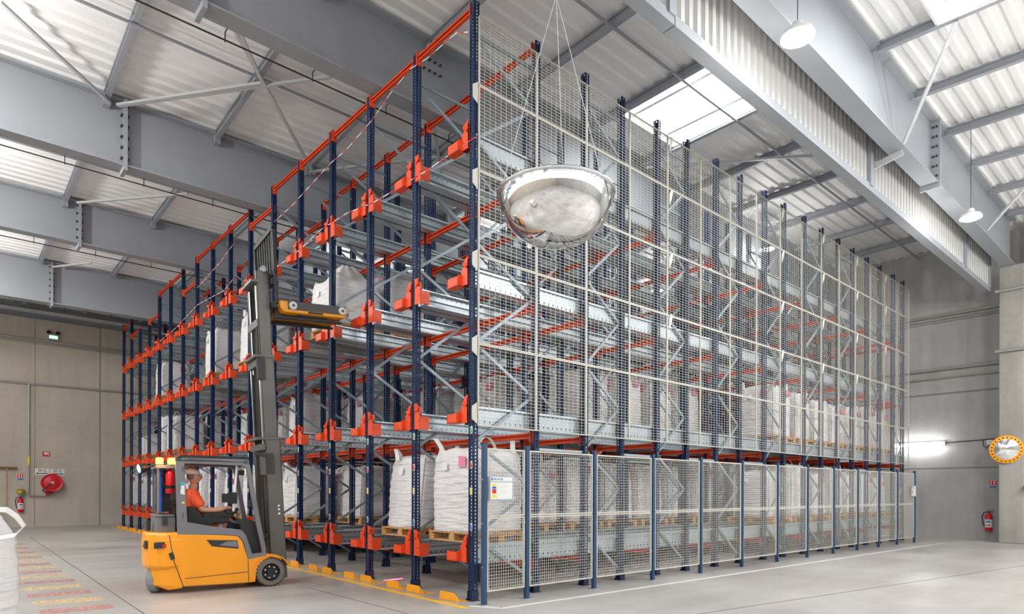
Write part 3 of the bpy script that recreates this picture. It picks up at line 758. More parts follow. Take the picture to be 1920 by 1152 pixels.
reel = empty('hose_reel', (-2.16, YL-.35, 1.85), label='round red fire hose reel mounted on the left concrete wall', cat='hose reel')
o = MB(); o.lathe([(0, -.14), (.12, -.14), (.3, -.1), (.37, -.12), (.385, -.06), (.385, .12), (.3, .14), (0, .14)], ax=(0, 1, 0), n=32); o.build('drum', 'red', reel, smooth=False)
o = MB(); o.lathe([(0, -.2), (.05, -.2), (.06, -.13)], ax=(0, 1, 0), n=12); o.build('hub', 'white', reel)
o = MB(); o.tube([(0, -.19, 0), (-.15, -.22, -.14), (-.3, -.2, -.26), (-.34, -.1, -.34), (-.2, -.05, -.42), (.05, -.05, -.42)], .02, 8); o.build('hose', 'black', reel)
o = MB(); o.box(-.05, .05, .1, .34, -.1, .1); o.build('wall_bracket', 'steel_light', reel)
def wall_sign(name, x, z, wd, ht, txt, label, size, arrow):
    s = empty(name, (x, YL-.012, z), label=label, cat='sign')
    o = MB(); o.box(-wd/2, wd/2, -.01, .01, -ht/2, ht/2, 'white'); o.build('board', None, s)
    text(txt, size, (0, -.0125, .05), (pi/2, 0, 0), 'black', 'lettering', s)
    o = MB(); o.box(-wd*.38, wd*.38, -.013, -.01, -ht*.32, -ht*.2)
    if arrow: o.prism([(wd*.3, -.013, -ht*.4), (wd*.44, -.013, -ht*.26), (wd*.3, -.013, -ht*.12)], (0, .003, 0))
    else: o.prism([(-wd*.3, -.013, -ht*.4), (-wd*.3, -.013, -ht*.12), (-wd*.44, -.013, -ht*.26)], (0, .003, 0))
    o.build('arrow', 'black', s)
wall_sign('aisle_sign', -2.47, 2.32, .5, .28, '30 C', 'white aisle sign reading 30 C with an arrow, above the hose reel', .16, False)
wall_sign('aisle_sign', -1.94, 2.31, .5, .28, '30 D', 'white aisle sign reading 30 D with an arrow, above the hose reel', .16, True)
s = empty('fire_arrow_sign', (-2.33, YL-.012, 3.08), label='small red hose reel pictogram sign high above the aisle signs', cat='sign')
o = MB(); o.box(-.13, .13, -.01, .01, -.1, .1, 'red'); o.box(-.07, .05, -.012, -.01, -.02, .07, 'white'); o.box(.07, .09, -.012, -.01, -.06, .06, 'white'); o.build('board', None, s)
s = empty('extinguisher_sign', (-3.21, YL-.012, 2.08), label='small red and white extinguisher sign on the left wall', cat='sign')
o = MB(); o.box(-.11, .11, -.01, .01, -.13, .13, 'white'); o.box(-.1, .1, -.012, -.01, -.04, .12, 'red'); o.box(-.06, -.02, -.014, -.012, -.02, .1, 'white'); o.box(.03, .06, -.014, -.012, -.02, .1, 'white'); o.box(-.1, .1, -.012, -.01, -.12, -.06, 'blue'); o.build('board', None, s)
def extinguisher(loc, rz, label, bracket=True, sc=1, grp=None):
    t = empty('fire_extinguisher', loc, rz, label=label, cat='fire extinguisher', group=grp)
    o = MB(); o.lathe([(0, 0), (.09, 0), (.1, .02), (.1, .46), (.085, .53), (.035, .57), (.03, .6), (0, .6)], n=20); o.build('cylinder', 'red', t, smooth=True)
    o = MB(); o.lathe([(.1015, .12), (.1015, .38 if sc == 1 else .2)], n=20); o.build('label_wrap', 'white' if sc == 1 else 'black', t); o = MB(); o.box(-.05, .05, -.104, -.1, .28, .33, 'blue'); o.box(-.06, .06, -.104, -.1, .17, .2, 'red')
    if sc == 1: o.build('label_print', None, t)
    o = MB(); o.box(-.02, .02, -.02, .02, .59, .65); o.bar((0, 0, .64), (.12, 0, .68), .03, .015); o.bar((0, 0, .6), (.12, 0, .62), .03, .012); o.build('valve_head', 'black', t)
    o = MB(); o.tube([(-.02, 0, .62), (-.14, 0, .6), (-.18, 0, .45), (-.15, -.02, .25), (-.12, -.03, .15)], .014, 8); o.build('hose', 'black', t)
    t.scale = (sc,)*3; return t
extinguisher((-3.2, YL-.12, .62), 0, 'red fire extinguisher on the left wall, under a brass-coloured bell', sc=1.0)
o = MB(); o.lathe([(.13, 0), (.15, .02), (.15, .14), (.1, .2), (0, .2)], n=16); t = o.build('alarm_bell', 'brass', loc=(-3.2, YL-.2, 1.38)); tag(t, 'yellowish round cap hanging above the left wall extinguisher', 'bell')
o = MB(); o.box(-.14, .14, .05, .19, .1, .14); o.build('bell_bracket', 'black', t)
br = empty('broom', (-3.62, YL-.08, 2.45), label='broom hung head up on the left wall with a long wooden handle', cat='broom')
o = MB(); o.box(-.36, .3, -.05, .05, -.04, .04); o.build('broom_head', 'brown', br); o = MB(); o.tube([(-.04, 0, -.04), (-.04, 0, -1.8)], .015, 8); o.build('handle', 'wood', br)
o = MB(); o.box(-.05, .0, -.055, .055, -.06, -.03); o.build('head_clamp', 'yellow', br)
ex = empty('emergency_light', (-2.1, YL-.07, 8.1), label='emergency exit light with two spot heads on the left wall pipe', cat='emergency light')
o = MB(); o.box(-.19, .19, -.06, .06, -.12, .1); o.build('housing', 'steel_light', ex); o = MB(); o.box(-.14, .14, -.065, -.06, -.07, .05); o.build('sign_face', 'exit_glow', ex)
for s_ in (-1, 1): o = MB(); o.lathe([(0, -.05), (.07, -.05), (.08, 0), (.06, .06), (0, .07)], o=(s_*.16, 0, .2), ax=(0, 1, 0), n=14); o.build('spot_head', 'black', ex)

# ------------------------------------------------------------------ things on the right wall and pillar
def pr(y0, z0, y1, z1, r, label): pipe_run([(XW-.1, y0, z0), (XW-.1, y1, z1)], r, label)
pr(26, 7.62, -2.4, 7.62, .045, 'highest grey pipe on the right wall'); pr(26, 7.48, -2.4, 7.48, .018, 'thin dark conduit under the highest pipe on the right wall')
pr(26, 5.78, -2.4, 5.78, .05, 'middle grey pipe on the right wall'); pr(26, 5.48, -2.4, 5.48, .028, 'thin pipe below the middle pipe on the right wall')
pipe_run([(18.62, -2.3, 5.9), (18.62, -3.6, 5.9)], .05, 'pipe crossing the front of the concrete pillar')
pipe_run([(18.62, -2.3, 7.75), (18.62, -3.6, 7.75)], .05, 'upper pipe crossing the front of the concrete pillar')
o = MB(); o.tube([(XW-.05, -.65, 3.25), (XW-.05, -2.3, 3.32), (XW-.05, -2.36, 3.36)], .014, 6); cb = tag(o.build('wall_conduit', 'bolt'), 'dark conduit running from the tube light to the pillar', 'conduit')
o = MB(); o.tube([(XW-.05, -2.1, 3.3), (XW-.06, -2.08, 3.08), (XW-.06, -1.98, 3.02), (XW-.06, -1.9, 3.1), (XW-.06, -1.82, 3.02), (XW-.06, -1.74, 3.1), (XW-.05, -1.72, 3.3)], .014, 6); o.build('cable_loop', 'bolt', cb)
o = MB(); o.box(XW-.1, XW-.0, -2.0, -1.83, 3.12, 3.27); o.build('junction_box', 'white', cb)
tl = empty('tube_light', (XW-.13, .12, 3.2), label='bright fluorescent tube light on the right wall behind the racking end', cat='lamp')
o = MB(); o.box(.02, .12, -.78, .78, -.02, .1); o.build('housing', 'white', tl); o = MB(); o.tube([(0, -.74, .0), (0, .74, .0)], .045, 12); o.build('tube', 'tube', tl)
a_ = area('tube_glow', (XW-.3, .12, 3.2), .12, 1.4, 9, (1, 1, 1), (0, -pi/2, 0)); 
def pillar_sign():
    s = empty('extinguisher_sign', (XW-.012, -1.98, 1.83), label='small red and white extinguisher sign on the right wall', cat='sign')
    o = MB(); o.box(-.01, .01, -.11, .11, -.13, .13, 'white'); o.box(-.012, -.01, -.1, .1, -.04, .12, 'red'); o.box(-.014, -.012, -.06, -.02, -.02, .1, 'white'); o.box(-.014, -.012, .03, .06, -.02, .1, 'white'); o.box(-.012, -.01, -.1, .1, -.12, -.06, 'blue'); o.build('board', None, s)
pillar_sign()
extinguisher((XW-.13, -1.9, .3), -pi/2, 'red fire extinguisher on the right wall beside the concrete pillar', sc=1.0)
rm = empty('traffic_mirror', (18.58, -2.6, 2.87), label='round convex traffic mirror with orange rim and black dots on the pillar', cat='mirror')
ax = (Vector((-1, -.25, -.1))).normalized()
o = MB(); o.lathe([(.31, .03), (.42, .0), (.43, -.03), (.3, -.06)], ax=ax, n=40); o.build('rim', 'chevron', rm)
o = MB(); o.lathe([(.31, .025), (.2, .06), (.1, .078), (0, .085)], ax=ax, n=40); o.build('mirror_face', 'chrome', rm, smooth=True)
o = MB(); a = ax.orthogonal().normalized(); b = ax.cross(a)
for k in range(22):
    c_ = (a*cos(2*pi*k/22)+b*sin(2*pi*k/22))*.365+ax*.02; o.lathe([(0, .012), (.02, .01), (.02, -.01)], o=c_, ax=ax, n=8)
o.build('rim_dots', 'black', rm)
o = MB(); o.tube([tuple(-ax*.03), (.12, 0, 0)], .03, 8); o.build('mirror_arm', 'steel_light', rm)
o = MB(); o.tube([(18.62, -3.2, 1.7), (18.62, -3.02, 1.7)], .08, 10); tag(o.build('rubber_bumper', 'black'), 'black round fitting at the right edge of the picture', 'fitting')

# ------------------------------------------------------------------ lamps
def high_bay(x, y, z, label, power=300):
    t = empty('high_bay_lamp', (x, y, z), label=label, cat='lamp', group='high bay lamps hanging from the roof')
    o = MB(); o.lathe([(.04, .22), (.07, .2), (.08, .12), (.19, .08), (.22, .02), (.22, 0), (.2, 0)], n=24); o.build('housing', 'white', t, smooth=True)
    o = MB(); o.lathe([(.2, .002), (.15, -.03), (.0, -.045)], n=24); o.build('diffuser', 'lamp', t)
    o = MB(); zr = zroof(y)-z; o.tube([(0, 0, .2), (0, 0, zr-.03)], .006, 5); o.build('suspension_cable', 'cable', t)
    l = bpy.data.lights.new('lamp_light', 'POINT'); l.energy = power; l.shadow_soft_size = .22; l.color = (1, .98, .95)
    lo = bpy.data.objects.new('lamp_light', l); C.objects.link(lo); lo.parent = t; lo.location = (0, 0, -.3)
high_bay(3.05, -3.2, 7.72, 'glaring high bay lamp at the top of the picture, beside the bulkhead', 75)
high_bay(11.8, -3.2, 7.78, 'glaring high bay lamp farther back, near the concrete pillar', 75)
high_bay(-7.5, .1, 8.6, 'added fill lamp over the aisle to the left of the camera', 230)  # unseen, added to brighten the left roof, like the next three
high_bay(-6.5, 5.4, 8.55, 'added fill lamp over the left aisle, outside the picture, nearest the camera', 230)
high_bay(-6.5, 11.1, 8.55, 'added fill lamp over the left aisle, outside the picture, midway to the left wall', 230)
high_bay(-6.5, 17, 8.55, 'added fill lamp over the left aisle, outside the picture, closest to the left wall', 260)
high_bay(0, -11, 7.75, 'high bay lamp behind the camera on the near side', 300)
high_bay(7, -8.5, 6.9, 'added fill lamp over the right-hand hall, outside the picture, nearer one', 300)  # this and the next are added to throw light on floor, wall and roof
high_bay(15, -8.5, 6.9, 'added fill lamp over the right-hand hall, outside the picture, by the right wall', 300)
high_bay(13, 2.2, 8.9, 'small added fill lamp over the racking top beside the big roof light', 70)  # added to light the roof between bulkhead and girder
for x_, y_, t_ in ((7.5, 6.9, 'near'), (14, 6.9, 'far'), (5.0, 12.4, 'near'), (14, 12.4, 'far'), (7.0, 18, 'near'), (14, 18, 'far')):  # lamps added above the racking to lift deck and upper rails
    high_bay(x_, y_, 8.95, 'small added fill lamp over the racking top, %s one between the %s girders' % (t_, {6.9: 'first two left', 12.4: 'middle', 18: 'last two left'}[y_]), 62)
high_bay(19.05, 8.6, 8.2, 'added fill lamp behind the racking, near end of the back aisle', 160)  # added pair in the back aisle, brightens the inside of the racking
high_bay(19.05, 16.5, 8.2, 'added fill lamp behind the racking, far end of the back aisle', 160)
high_bay(9, -11, 7.75, 'high bay lamp behind the camera on the far side', 420)

# ------------------------------------------------------------------ hanging dome mirror
MC = Vector((-.8, -2.4, 4.66))
dm = empty('dome_mirror', MC, label='large silver dome mirror hanging on thin cables in front of the racking', cat='mirror')
o = MB(); R_ = .6; prof = [(R_*cos(a_)**.9 if a_ < pi/2-.01 else 0, -R_*.86*sin(a_)) for a_ in [pi/2*k/20 for k in range(21)]]
o.lathe(prof, n=64); o.build('dome', 'chrome', dm, smooth=True)
o = MB(); o.lathe([(.598, -.012), (.618, -.012), (.622, 0), (.618, .012), (.59, .015), (.585, .0), (.598, -.012)], n=64); o.build('rim', 'chrome_rod', dm, smooth=True)
o = MB()
for k in range(26):
    a = 2*pi*k/26; o.lathe([(0, .006), (.008, .004), (.008, -.002)], o=(.62*cos(a), .62*sin(a), 0), ax=(cos(a), sin(a), 0), n=6)
o.build('rim_rivets', 'chrome_rod', dm)
o = MB(); o.lathe([(.59, .02), (.3, .03), (0, .035)], n=32); o.build('lid', 'white', dm)
for k in range(3):
    a = 2*pi*k/3+.6; o = MB(); o.tube([(.58*cos(a), .58*sin(a), .03), (0, 0, 2.1)], .004, 5); o.build('suspension_cable', 'steel_light', dm)
o = MB(); o.tube([(0, 0, 2.1), (0, 0, zroof(-2.4)-4.66-.02)], .004, 5); o.lathe([(0, 2.05), (.02, 2.07), (.02, 2.13), (0, 2.15)], n=8); o.build('main_cable', 'steel_light', dm)

# ------------------------------------------------------------------ barrier tapes
def P(px, py, axis=0, val=-.07):
    d = F + RR*((px-960)/FPX) - UU*((py-576-345.67)/FPX); t = (val-CAM[axis])/d[axis]; return CAM+d*t
def tape(pts, label, wd=.015):
    o = MB(); s = 0; pts = [P(*q) for q in pts]
    for p, q in zip(pts, pts[1:]):
        L = (q-p).length; h = Vector((0, 0, wd/2)); f2 = Vector((.004, 0, 0))
        o.face([p-h, q-h, q+h, p+h], 'tape', [(s, 0), (s+L, 0), (s+L, 1), (s, 1)]); s += L
    tag(o.build('barrier_tape'), label, 'tape', 'red and white barrier tapes')
tape([(882, 24), (878, 60), (855, 62), (800, 110), (768, 130), (730, 178), (697, 226), (650, 280), (620, 306), (580, 350), (545, 388), (515, 415)], 'red and white tape hanging from the top of the racking corner')
tape([(884, 70), (883, 30)], 'short end of red and white tape tied round the corner upright', .04)
tape([(893, 256), (850, 285), (800, 320), (760, 345), (700, 380), (650, 400), (600, 432), (560, 470), (520, 500)], 'red and white tape strung from the upper bracket of the racking corner')
tape([(440, 520), (420, 545), (370, 572), (330, 615), (300, 640)], 'red and white tape strung between uprights left of the mast')
tape([(440, 455), (410, 495), (370, 540)], 'short red and white tape high up left of the mast')

# ------------------------------------------------------------------ forklift (x forward, origin under the front axle)
FL = empty('forklift', (-1.5843, 3.6869, 0), radians(-6.4), label='yellow and grey three-wheel forklift lifting a shuttle in front of the racking', cat='forklift')
def side_prism(prof, y0, y1, name, mat, bevel=.02, parent=FL):
    o = MB(); o.prism([(x, y0, z) for x, z in prof], (0, y1-y0, 0)); return o.build(name, mat, parent, bevel=bevel)
body = side_prism([(-1.3, .1), (-.34, .085), (-.235, .09), (-.225, .2), (-.19, .33), (-.1, .43), (.0, .475), (.12, .44), (.19, .4), (.12, .5), (-.06, .53), (-.344, .457), (-.43, .74), (-.5, .83), (-.77, .86), (-1.35, .895), (-1.3, .5)], -.5, .5, 'side_panel', 'truck_yellow', .015)
# rounded counterweight
o = MB()
ring = [(-1.28, -.5), (-1.5, -.5), (-1.62, -.46), (-1.71, -.36), (-1.75, -.2), (-1.76, 0), (-1.75, .2), (-1.71, .36), (-1.62, .46), (-1.5, .5), (-1.28, .5)]
lev_ = [(.075, .84), (.13, .88), (.36, .9), (.42, 1.0), (.8, 1.01), (.88, .985), (.915, .94)]
vv = []
for z, s_ in lev_:
    for x, y in ring:
        cut = 0
        xx = -1.28+(x+1.28)*s_; yy = y*(s_ if abs(x) > 1.3 else 1)
        vv.append((xx, yy, z+(.05 if z < .1 and x < -1.6 else 0)))
nr = len(ring); ff = []
for j in range(len(lev_)-1):
    for k in range(nr-1): ff.append((j*nr+k, (j+1)*nr+k, (j+1)*nr+k+1, j*nr+k+1))
    ff.append((j*nr+nr-1, (j+1)*nr+nr-1, (j+1)*nr, j*nr))
ff.append(tuple(range(nr))); ff.append(tuple((len(lev_)-1)*nr+k for k in reversed(range(nr))))
o.poly(vv, ff); cw = o.build('counterweight', 'truck_yellow', FL, smooth=False, bevel=.02)
o = MB(); o.hexa([(-1.735, -.34, .8), (-1.76, -.3, .8), (-1.755, -.16, .78), (-1.72, -.2, .78), (-1.735, -.34, .68), (-1.762, -.3, .68), (-1.765, -.1, .7), (-1.72, -.2, .7)]); o.build('tail_light', 'truck_dark', cw)
o = MB(); o.box(-1.66, -1.52, -.508, -.495, .69, .78, 'truck_dark'); o.box(-1.55, -1.5, -.51, -.496, .7, .75, 'red'); o.build('tail_light', None, cw)
o = MB(); o.bar((-1.44, -.506, .62), (-1.41, -.506, .52), .01, .06, None, (1, 0, 0)); o.build('latch', 'truck_dark', body)
o = MB(); o.bar((-1.46, -.502, .88), (-1.4, -.502, .5), .004, .01, None, (1, 0, 0)); o.bar((-1.4, -.502, .5), (-1.27, -.502, .1), .004, .01, None, (1, 0, 0)); o.bar((-1.25, -.502, .22), (-.36, -.502, .26), .004, .008, None, (1, 0, 0)); o.bar((-.35, -.502, .44), (-.34, -.502, .1), .004, .008, None, (1, 0, 0)); o.build('panel_gap', 'truck_dark', body)
side_prism([(-.955, .791), (-.511, .765), (-.491, .635), (-.88, .69)], -.506, -.495, 'side_grille', 'truck_dark', 0, body)
o = MB(); o.prism([(-.78, -.5075, .7), (-.66, -.5075, .755), (-.52, -.5075, .755), (-.505, -.5075, .66)], (0, .002, 0)); o.build('grille_panel', 'truck_grey', body)
# chassis base under the floor
o = MB(); o.box(-1.25, -.25, -.42, .42, .1, .5, 'truck_dark'); o.box(-.4, .1, -.36, .36, .18, .5, 'truck_dark'); o.build('chassis', None, FL)
# grey cab frame, both sides
for s_ in (-1, 1):
    y0, y1 = (-.5, -.43) if s_ < 0 else (.43, .5)
    outer = [(-1.38, 2.0), (-1.35, .885), (-.77, .858), (-.5, .835), (-.42, .74), (-.344, .457), (-.063, .498), (-.075, .62), (-.15, 1.01), (-.32, 1.95), (-.36, 2.0), (-.45, 2.01), (-1.2, 2.03)]
    inner = [(-1.26, 1.95), (-1.215, 1.07), (-.9, 1.0), (-.62, .955), (-.45, .93), (-.38, .84), (-.285, .54), (-.13, .55), (-.15, .66), (-.225, 1.01), (-.375, 1.9), (-.45, 1.94), (-1.15, 1.955)]
    o = MB(); vv = []
    for yy in (y0, y1):
        for x, z in outer+inner: vv.append((x, yy, z))
    n_ = len(outer); ff = []
    for k in range(n_):
        k2 = (k+1) % n_
        ff += [(k, k2, n_+k2, n_+k), (2*n_+k2, 2*n_+k, 3*n_+k, 3*n_+k2), (k2, k, 2*n_+k, 2*n_+k2), (n_+k, n_+k2, 3*n_+k2, 3*n_+k)]
    o.poly(vv, ff); o.build('cab_frame', 'truck_grey', FL, bevel=.01)
    if s_ < 0:
        cabf = bpy.data.objects[[x.name for x in FL.children if x.name.startswith('cab_frame')][-1]]
        o = MB(); o.hexa([(-1.315, -.504, 1.5), (-1.255, -.504, 1.48), (-1.255, -.5, 1.48), (-1.315, -.5, 1.5), (-1.3, -.504, 1.66), (-1.26, -.504, 1.66), (-1.26, -.5, 1.66), (-1.3, -.5, 1.66)], 'white')
        o.box(-1.315, -1.265, -.505, -.5, 1.62, 1.68, 'teal'); o.build('service_sticker', None, cabf)
        o = MB(); o.prism([(-1.3, -.504, 1.35), (-1.25, -.504, 1.35), (-1.275, -.504, 1.39)], (0, .003, 0)); o.build('warning_sticker', 'yellow', cabf)
        o = MB()
        for z in (1.14, 1.17, 1.2, 1.84, 1.87, 1.9): o.tube([(-1.28, -.504, z), (-1.28, -.499, z)], .008, 8)
        o.build('bolt_holes', 'black', cabf)
# roof: overhead guard bars and plate
o = MB(); o.box(-1.38, -.36, -.5, -.42, 1.985, 2.04, 'truck_grey'); o.box(-1.38, -.36, .42, .5, 1.985, 2.04, 'truck_grey'); o.box(-1.38, -1.3, -.5, .5, 1.985, 2.04, 'truck_grey'); o.box(-.42, -.34, -.5, .5, 1.97, 2.03, 'truck_grey')
for k in range(6): y = -.36+.144*k; o.box(-1.3, -.4, y-.02, y+.02, 1.99, 2.03, 'truck_dark')
o.build('overhead_guard', None, FL)
o = MB(); o.hexa([(-1.36, -.49, 2.045), (-.33, -.49, 2.045), (-.33, .49, 2.045), (-1.36, .49, 2.045), (-1.3, -.45, 2.085), (-.34, -.45, 2.085), (-.34, .45, 2.085), (-1.3, .45, 2.085)]); o.build('roof_cover', 'truck_dark', FL)
# rear canopy behind the cab, with extinguisher and post
o = MB(); o.box(-1.62, -1.35, -.3, .3, .9, 1.15); o.box(-1.63, -1.36, -.32, .32, 1.15, 1.18); o.build('rear_console', 'truck_grey', FL, bevel=.03)
o = MB(); o.box(-1.6, -1.57, -.3, -.26, 1.2, 1.9); o.box(-1.6, -1.57, .26, .3, 1.2, 1.9); o.box(-1.62, -1.36, -.32, .32, 1.88, 1.93); o.build('rear_frame', 'truck_grey', FL)
o = MB(); o.box(-1.56, -1.4, -.1, .28, 1.22, 1.86, 'black'); o.box(-1.565, -1.52, -.14, -.1, 1.22, 1.86, 'blue'); o.build('rear_post', None, FL)
o = MB(); o.box(-1.53, -1.47, -.36, -.33, 1.02, 1.16); o.build('rear_socket', 'truck_dark', FL)
o = MB(); o.box(-1.71, -1.66, -.06, .08, .93, 1.08); o.build('rear_hitch', 'truck_dark', FL)
o = MB(); o.prism([(-1.2, -.36, .9), (-.86, -.36, .9), (-.84, -.36, 1.03), (-.6, -.36, 1.04), (-.6, -.36, 1.12), (-.98, -.36, 1.14), (-1.12, -.36, 1.3), (-1.2, -.36, 1.3)], (0, .08, 0)); o.build('seat_side', 'black', FL, bevel=.015)
for x in (-1.56, -1.4):
    b_ = MB(); b_.lathe([(.055, 0), (.055, .015)], n=16, mat='black'); b_.lathe([(.05, .015), (.052, .09), (.04, .11), (0, .115)], n=16, mat='beacon'); t = b_.build('beacon_lamp', None, FL, loc=(x, -.22, 1.93)); t['label'] = 'amber warning beacon'
o = MB(); o.lathe([(0, -.08), (.05, -.07), (.07, 0), (.065, .05)], ax=(-1, -.3, -.2), n=16, mat='black'); o.lathe([(.062, .045), (0, .055)], ax=(-1, -.3, -.2), n=16, mat='blue_lamp'); o.tube([(.02, 0, 0), (.2, 0, .06)], .015, 6, 'black'); o.build('blue_spotlight', None, FL, loc=(-1.78, -.12, 1.88))
def light_at(parent, loc, col, e, r=.05):
    l = bpy.data.lights.new('lamp_light', 'POINT'); l.energy = e; l.shadow_soft_size = r; l.color = col; o = bpy.data.objects.new('lamp_light', l); C.objects.link(o); o.parent = parent; o.location = loc
light_at(FL, (-1.56, -.36, 2.0), (1, .5, .12), 3)
extf = extinguisher((0, 0, 0), 0, 'small red fire extinguisher strapped behind the forklift cab', sc=.62)
M_ = Matrix.Translation((-1.5843, 3.6869, 0)) @ Matrix.Rotation(radians(-6.4), 4, 'Z')
extf.location = M_ @ Vector((-1.42, -.25, 1.5)); extf.rotation_euler = (0, 0, radians(-6.4))
# wheels
def wheel(x, y, r, wd, name, mat, rz=0):
    o = MB(); a = (sin(-rz), cos(rz), 0)
    hw = wd/2
    o.lathe([(r*.62, -hw), (r*.9, -hw), (r*.97, -hw*.8), (r, -hw*.5), (r, hw*.5), (r*.97, hw*.8), (r*.9, hw), (r*.62, hw)], ax=a, n=36, mat=mat)
    t = o.build(name, None, FL, loc=(x, y, r))
    o = MB(); o.lathe([(r*.62, -hw), (r*.58, -hw*.85), (r*.5, -hw*.5), (r*.28, -hw*.45), (r*.26, -hw*.8), (0, -hw*.82)], ax=a, n=28); o.lathe([(r*.62, hw), (r*.3, hw*.5), (0, hw*.5)], ax=a, n=24); o.build('wheel_rim', 'rim', t)
    o = MB()
    for k in range(7):
        q = 2*pi*k/7; o.tube([(r*.39*cos(q), -hw*.5, r*.39*sin(q)), (r*.39*cos(q), -hw*.62, r*.39*sin(q))], .013, 6)
    if rz == 0: o.build('wheel_nuts', 'chrome_rod', t)
    o = MB()
    for k in range(24):
        q = 2*pi*k/24; c_, s_ = cos(q), sin(q); o.box(-.004, .004, -hw*1.02, -hw*.6, 0, 0) if False else None
        u_ = Vector((c_, 0, s_)); v_ = Vector((-s_, 0, c_))*.012; p = u_*r*.93; p2 = u_*r*1.004
        if rz == 0: o.hexa([p-v_+Vector((0, -hw*1.01, 0)), p+v_+Vector((0, -hw*1.01, 0)), p+v_+Vector((0, -hw*.5, 0)), p-v_+Vector((0, -hw*.5, 0)), p2-v_+Vector((0, -hw*.9, 0)), p2+v_+Vector((0, -hw*.9, 0)), p2+v_+Vector((0, -hw*.3, 0)), p2-v_+Vector((0, -hw*.3, 0))])
    if rz == 0: o.build('tread_blocks', 'bolt', t)
    return t
wheel(0, -.43, .23, .17, 'front_wheel', 'rubber'); wheel(0, .43, .23, .17, 'front_wheel', 'rubber')
wheel(-1.6, -.13, .21, .14, 'rear_wheel', 'tyre_grey', 1.1); wheel(-1.56, .14, .21, .14, 'rear_wheel', 'tyre_grey', 1.1)
# mudguard over the front wheel
o = MB(); pts = [(.29*cos(a), .23+.27*sin(a)) for a in [radians(q) for q in range(20, 171, 15)]]
for (xa, za), (xb, zb) in zip(pts, pts[1:]): o.hexa([(xa, -.51, za), (xb, -.51, zb), (xb, -.3, zb), (xa, -.3, za), (xa*1.06, -.51, .23+(za-.23)*1.06), (xb*1.06, -.51, .23+(zb-.23)*1.06), (xb*1.06, -.3, .23+(zb-.23)*1.06), (xa*1.06, -.3, .23+(za-.23)*1.06)])
o.build('mudguard', 'truck_yellow', FL)
# seat, dash, steering
o = MB(); o.prism([(-1.2, -.22, .78), (-.72, -.22, .78), (-.7, -.22, .9), (-.74, -.22, .95), (-1.12, -.22, .92), (-1.25, -.22, 1.35), (-1.33, -.22, 1.36), (-1.3, -.22, .9)], (0, .44, 0)); o.build('seat', 'black', FL, bevel=.03)
o = MB(); o.box(-.98, -.55, -.36, -.26, 1.12, 1.2); o.box(-.66, -.48, -.38, -.24, 1.18, 1.25); o.build('armrest_console', 'black', FL, bevel=.015)
o = MB(); o.prism([(-.36, -.35, .5), (-.12, -.35, .5), (-.18, -.35, 1.05), (-.42, -.35, 1.1), (-.45, -.35, 1.02)], (0, .7, 0)); o.build('dashboard', 'truck_dark', FL, bevel=.02)
o = MB(); o.tube([(-.36, .08, 1.02), (-.5, .08, 1.14)], .025, 8); sc_ax = Vector((-.5, 0, .6)).normalized(); a = sc_ax.orthogonal().normalized(); b = sc_ax.cross(a)
o.tube([tuple(Vector((-.5, .08, 1.16))+(a*cos(2*pi*k/20)+b*sin(2*pi*k/20))*.15) for k in range(21)], .013, 8, cap=False); o.build('steering_wheel', 'black', FL)
o = MB(); o.tube([(-.5, -.4, 1.96), (-.55, -.4, 1.22)], .017, 8, 'white'); o.box(-.72, -.6, -.43, -.39, 1.36, 1.5, 'black'); o.box(-.6, -.5, -.44, -.37, 1.34, 1.52, 'black'); o.build('terminal_mount', None, FL)
o = MB(); o.box(-.3, -.2, -.42, -.3, 1.28, 1.4, 'truck_dark'); o.tube([(-.22, -.36, 1.3), (-.15, -.36, 1.0), (-.12, -.36, .8)], .03, 8, 'truck_dark'); o.box(-.4, -.32, -.1, .05, 1.8, 1.88, 'black'); o.build('screen_mount', None, FL)
# mast, tilted back
TL = radians(3.0)
def mt(x, y, z): return (x*cos(TL)-z*sin(TL)+.17, y, z*cos(TL)+x*sin(TL)+.12)
def channel(o, y, s_, x0, x1, z0, z1, th_=.015, wy=.07, mat='mast_steel'):
    def bx(xa, xb, ya, yb): o.hexa([mt(xa, ya, z0), mt(xb, ya, z0), mt(xb, yb, z0), mt(xa, yb, z0), mt(xa, ya, z1), mt(xb, ya, z1), mt(xb, yb, z1), mt(xa, yb, z1)], mat)
    bx(x0, x1, y, y+s_*th_) if s_ > 0 else bx(x0, x1, y-th_, y)
    lo, hi = sorted((y, y+s_*wy)); bx(x0, x0+th_, lo, hi); bx(x1-th_, x1, lo, hi)
def xbar(o, x0, x1, y0, y1, z0, z1, mat='mast_steel'):
    o.hexa([mt(x0, y0, z0), mt(x1, y0, z0), mt(x1, y1, z0), mt(x0, y1, z0), mt(x0, y0, z1), mt(x1, y0, z1), mt(x1, y1, z1), mt(x0, y1, z1)], mat)
mast = MB()
for y, s_ in ((-.36, 1), (.36, -1)): channel(mast, y, s_, -.12, .13, -.02, 2.28)
xbar(mast, -.24, .13, -.37, .37, 2.27, 2.31); xbar(mast, -.18, -.09, -.36, .36, 2.1, 2.2); xbar(mast, -.13, -.09, -.36, .36, .2, .32); 
xbar(mast, -.2, .02, -.36, -.3, 1.7, 2.05); mast = mast.build('outer_mast', None, FL)
o = MB()
for y, s_ in ((-.335, 1), (.335, -1)): channel(o, y, s_, -.12, .1, 1.6, 3.62)
xbar(o, -.21, .1, -.35, .35, 3.61, 3.65); xbar(o, -.16, -.07, -.34, .34, 3.48, 3.6); xbar(o, -.17, -.05, -.36, -.26, 3.25, 3.62, 'truck_dark'); o.build('middle_mast', None, FL)
o = MB()
for y, s_ in ((-.31, 1), (.31, -1)): channel(o, y, s_, -.11, .09, 2.95, 5.02)
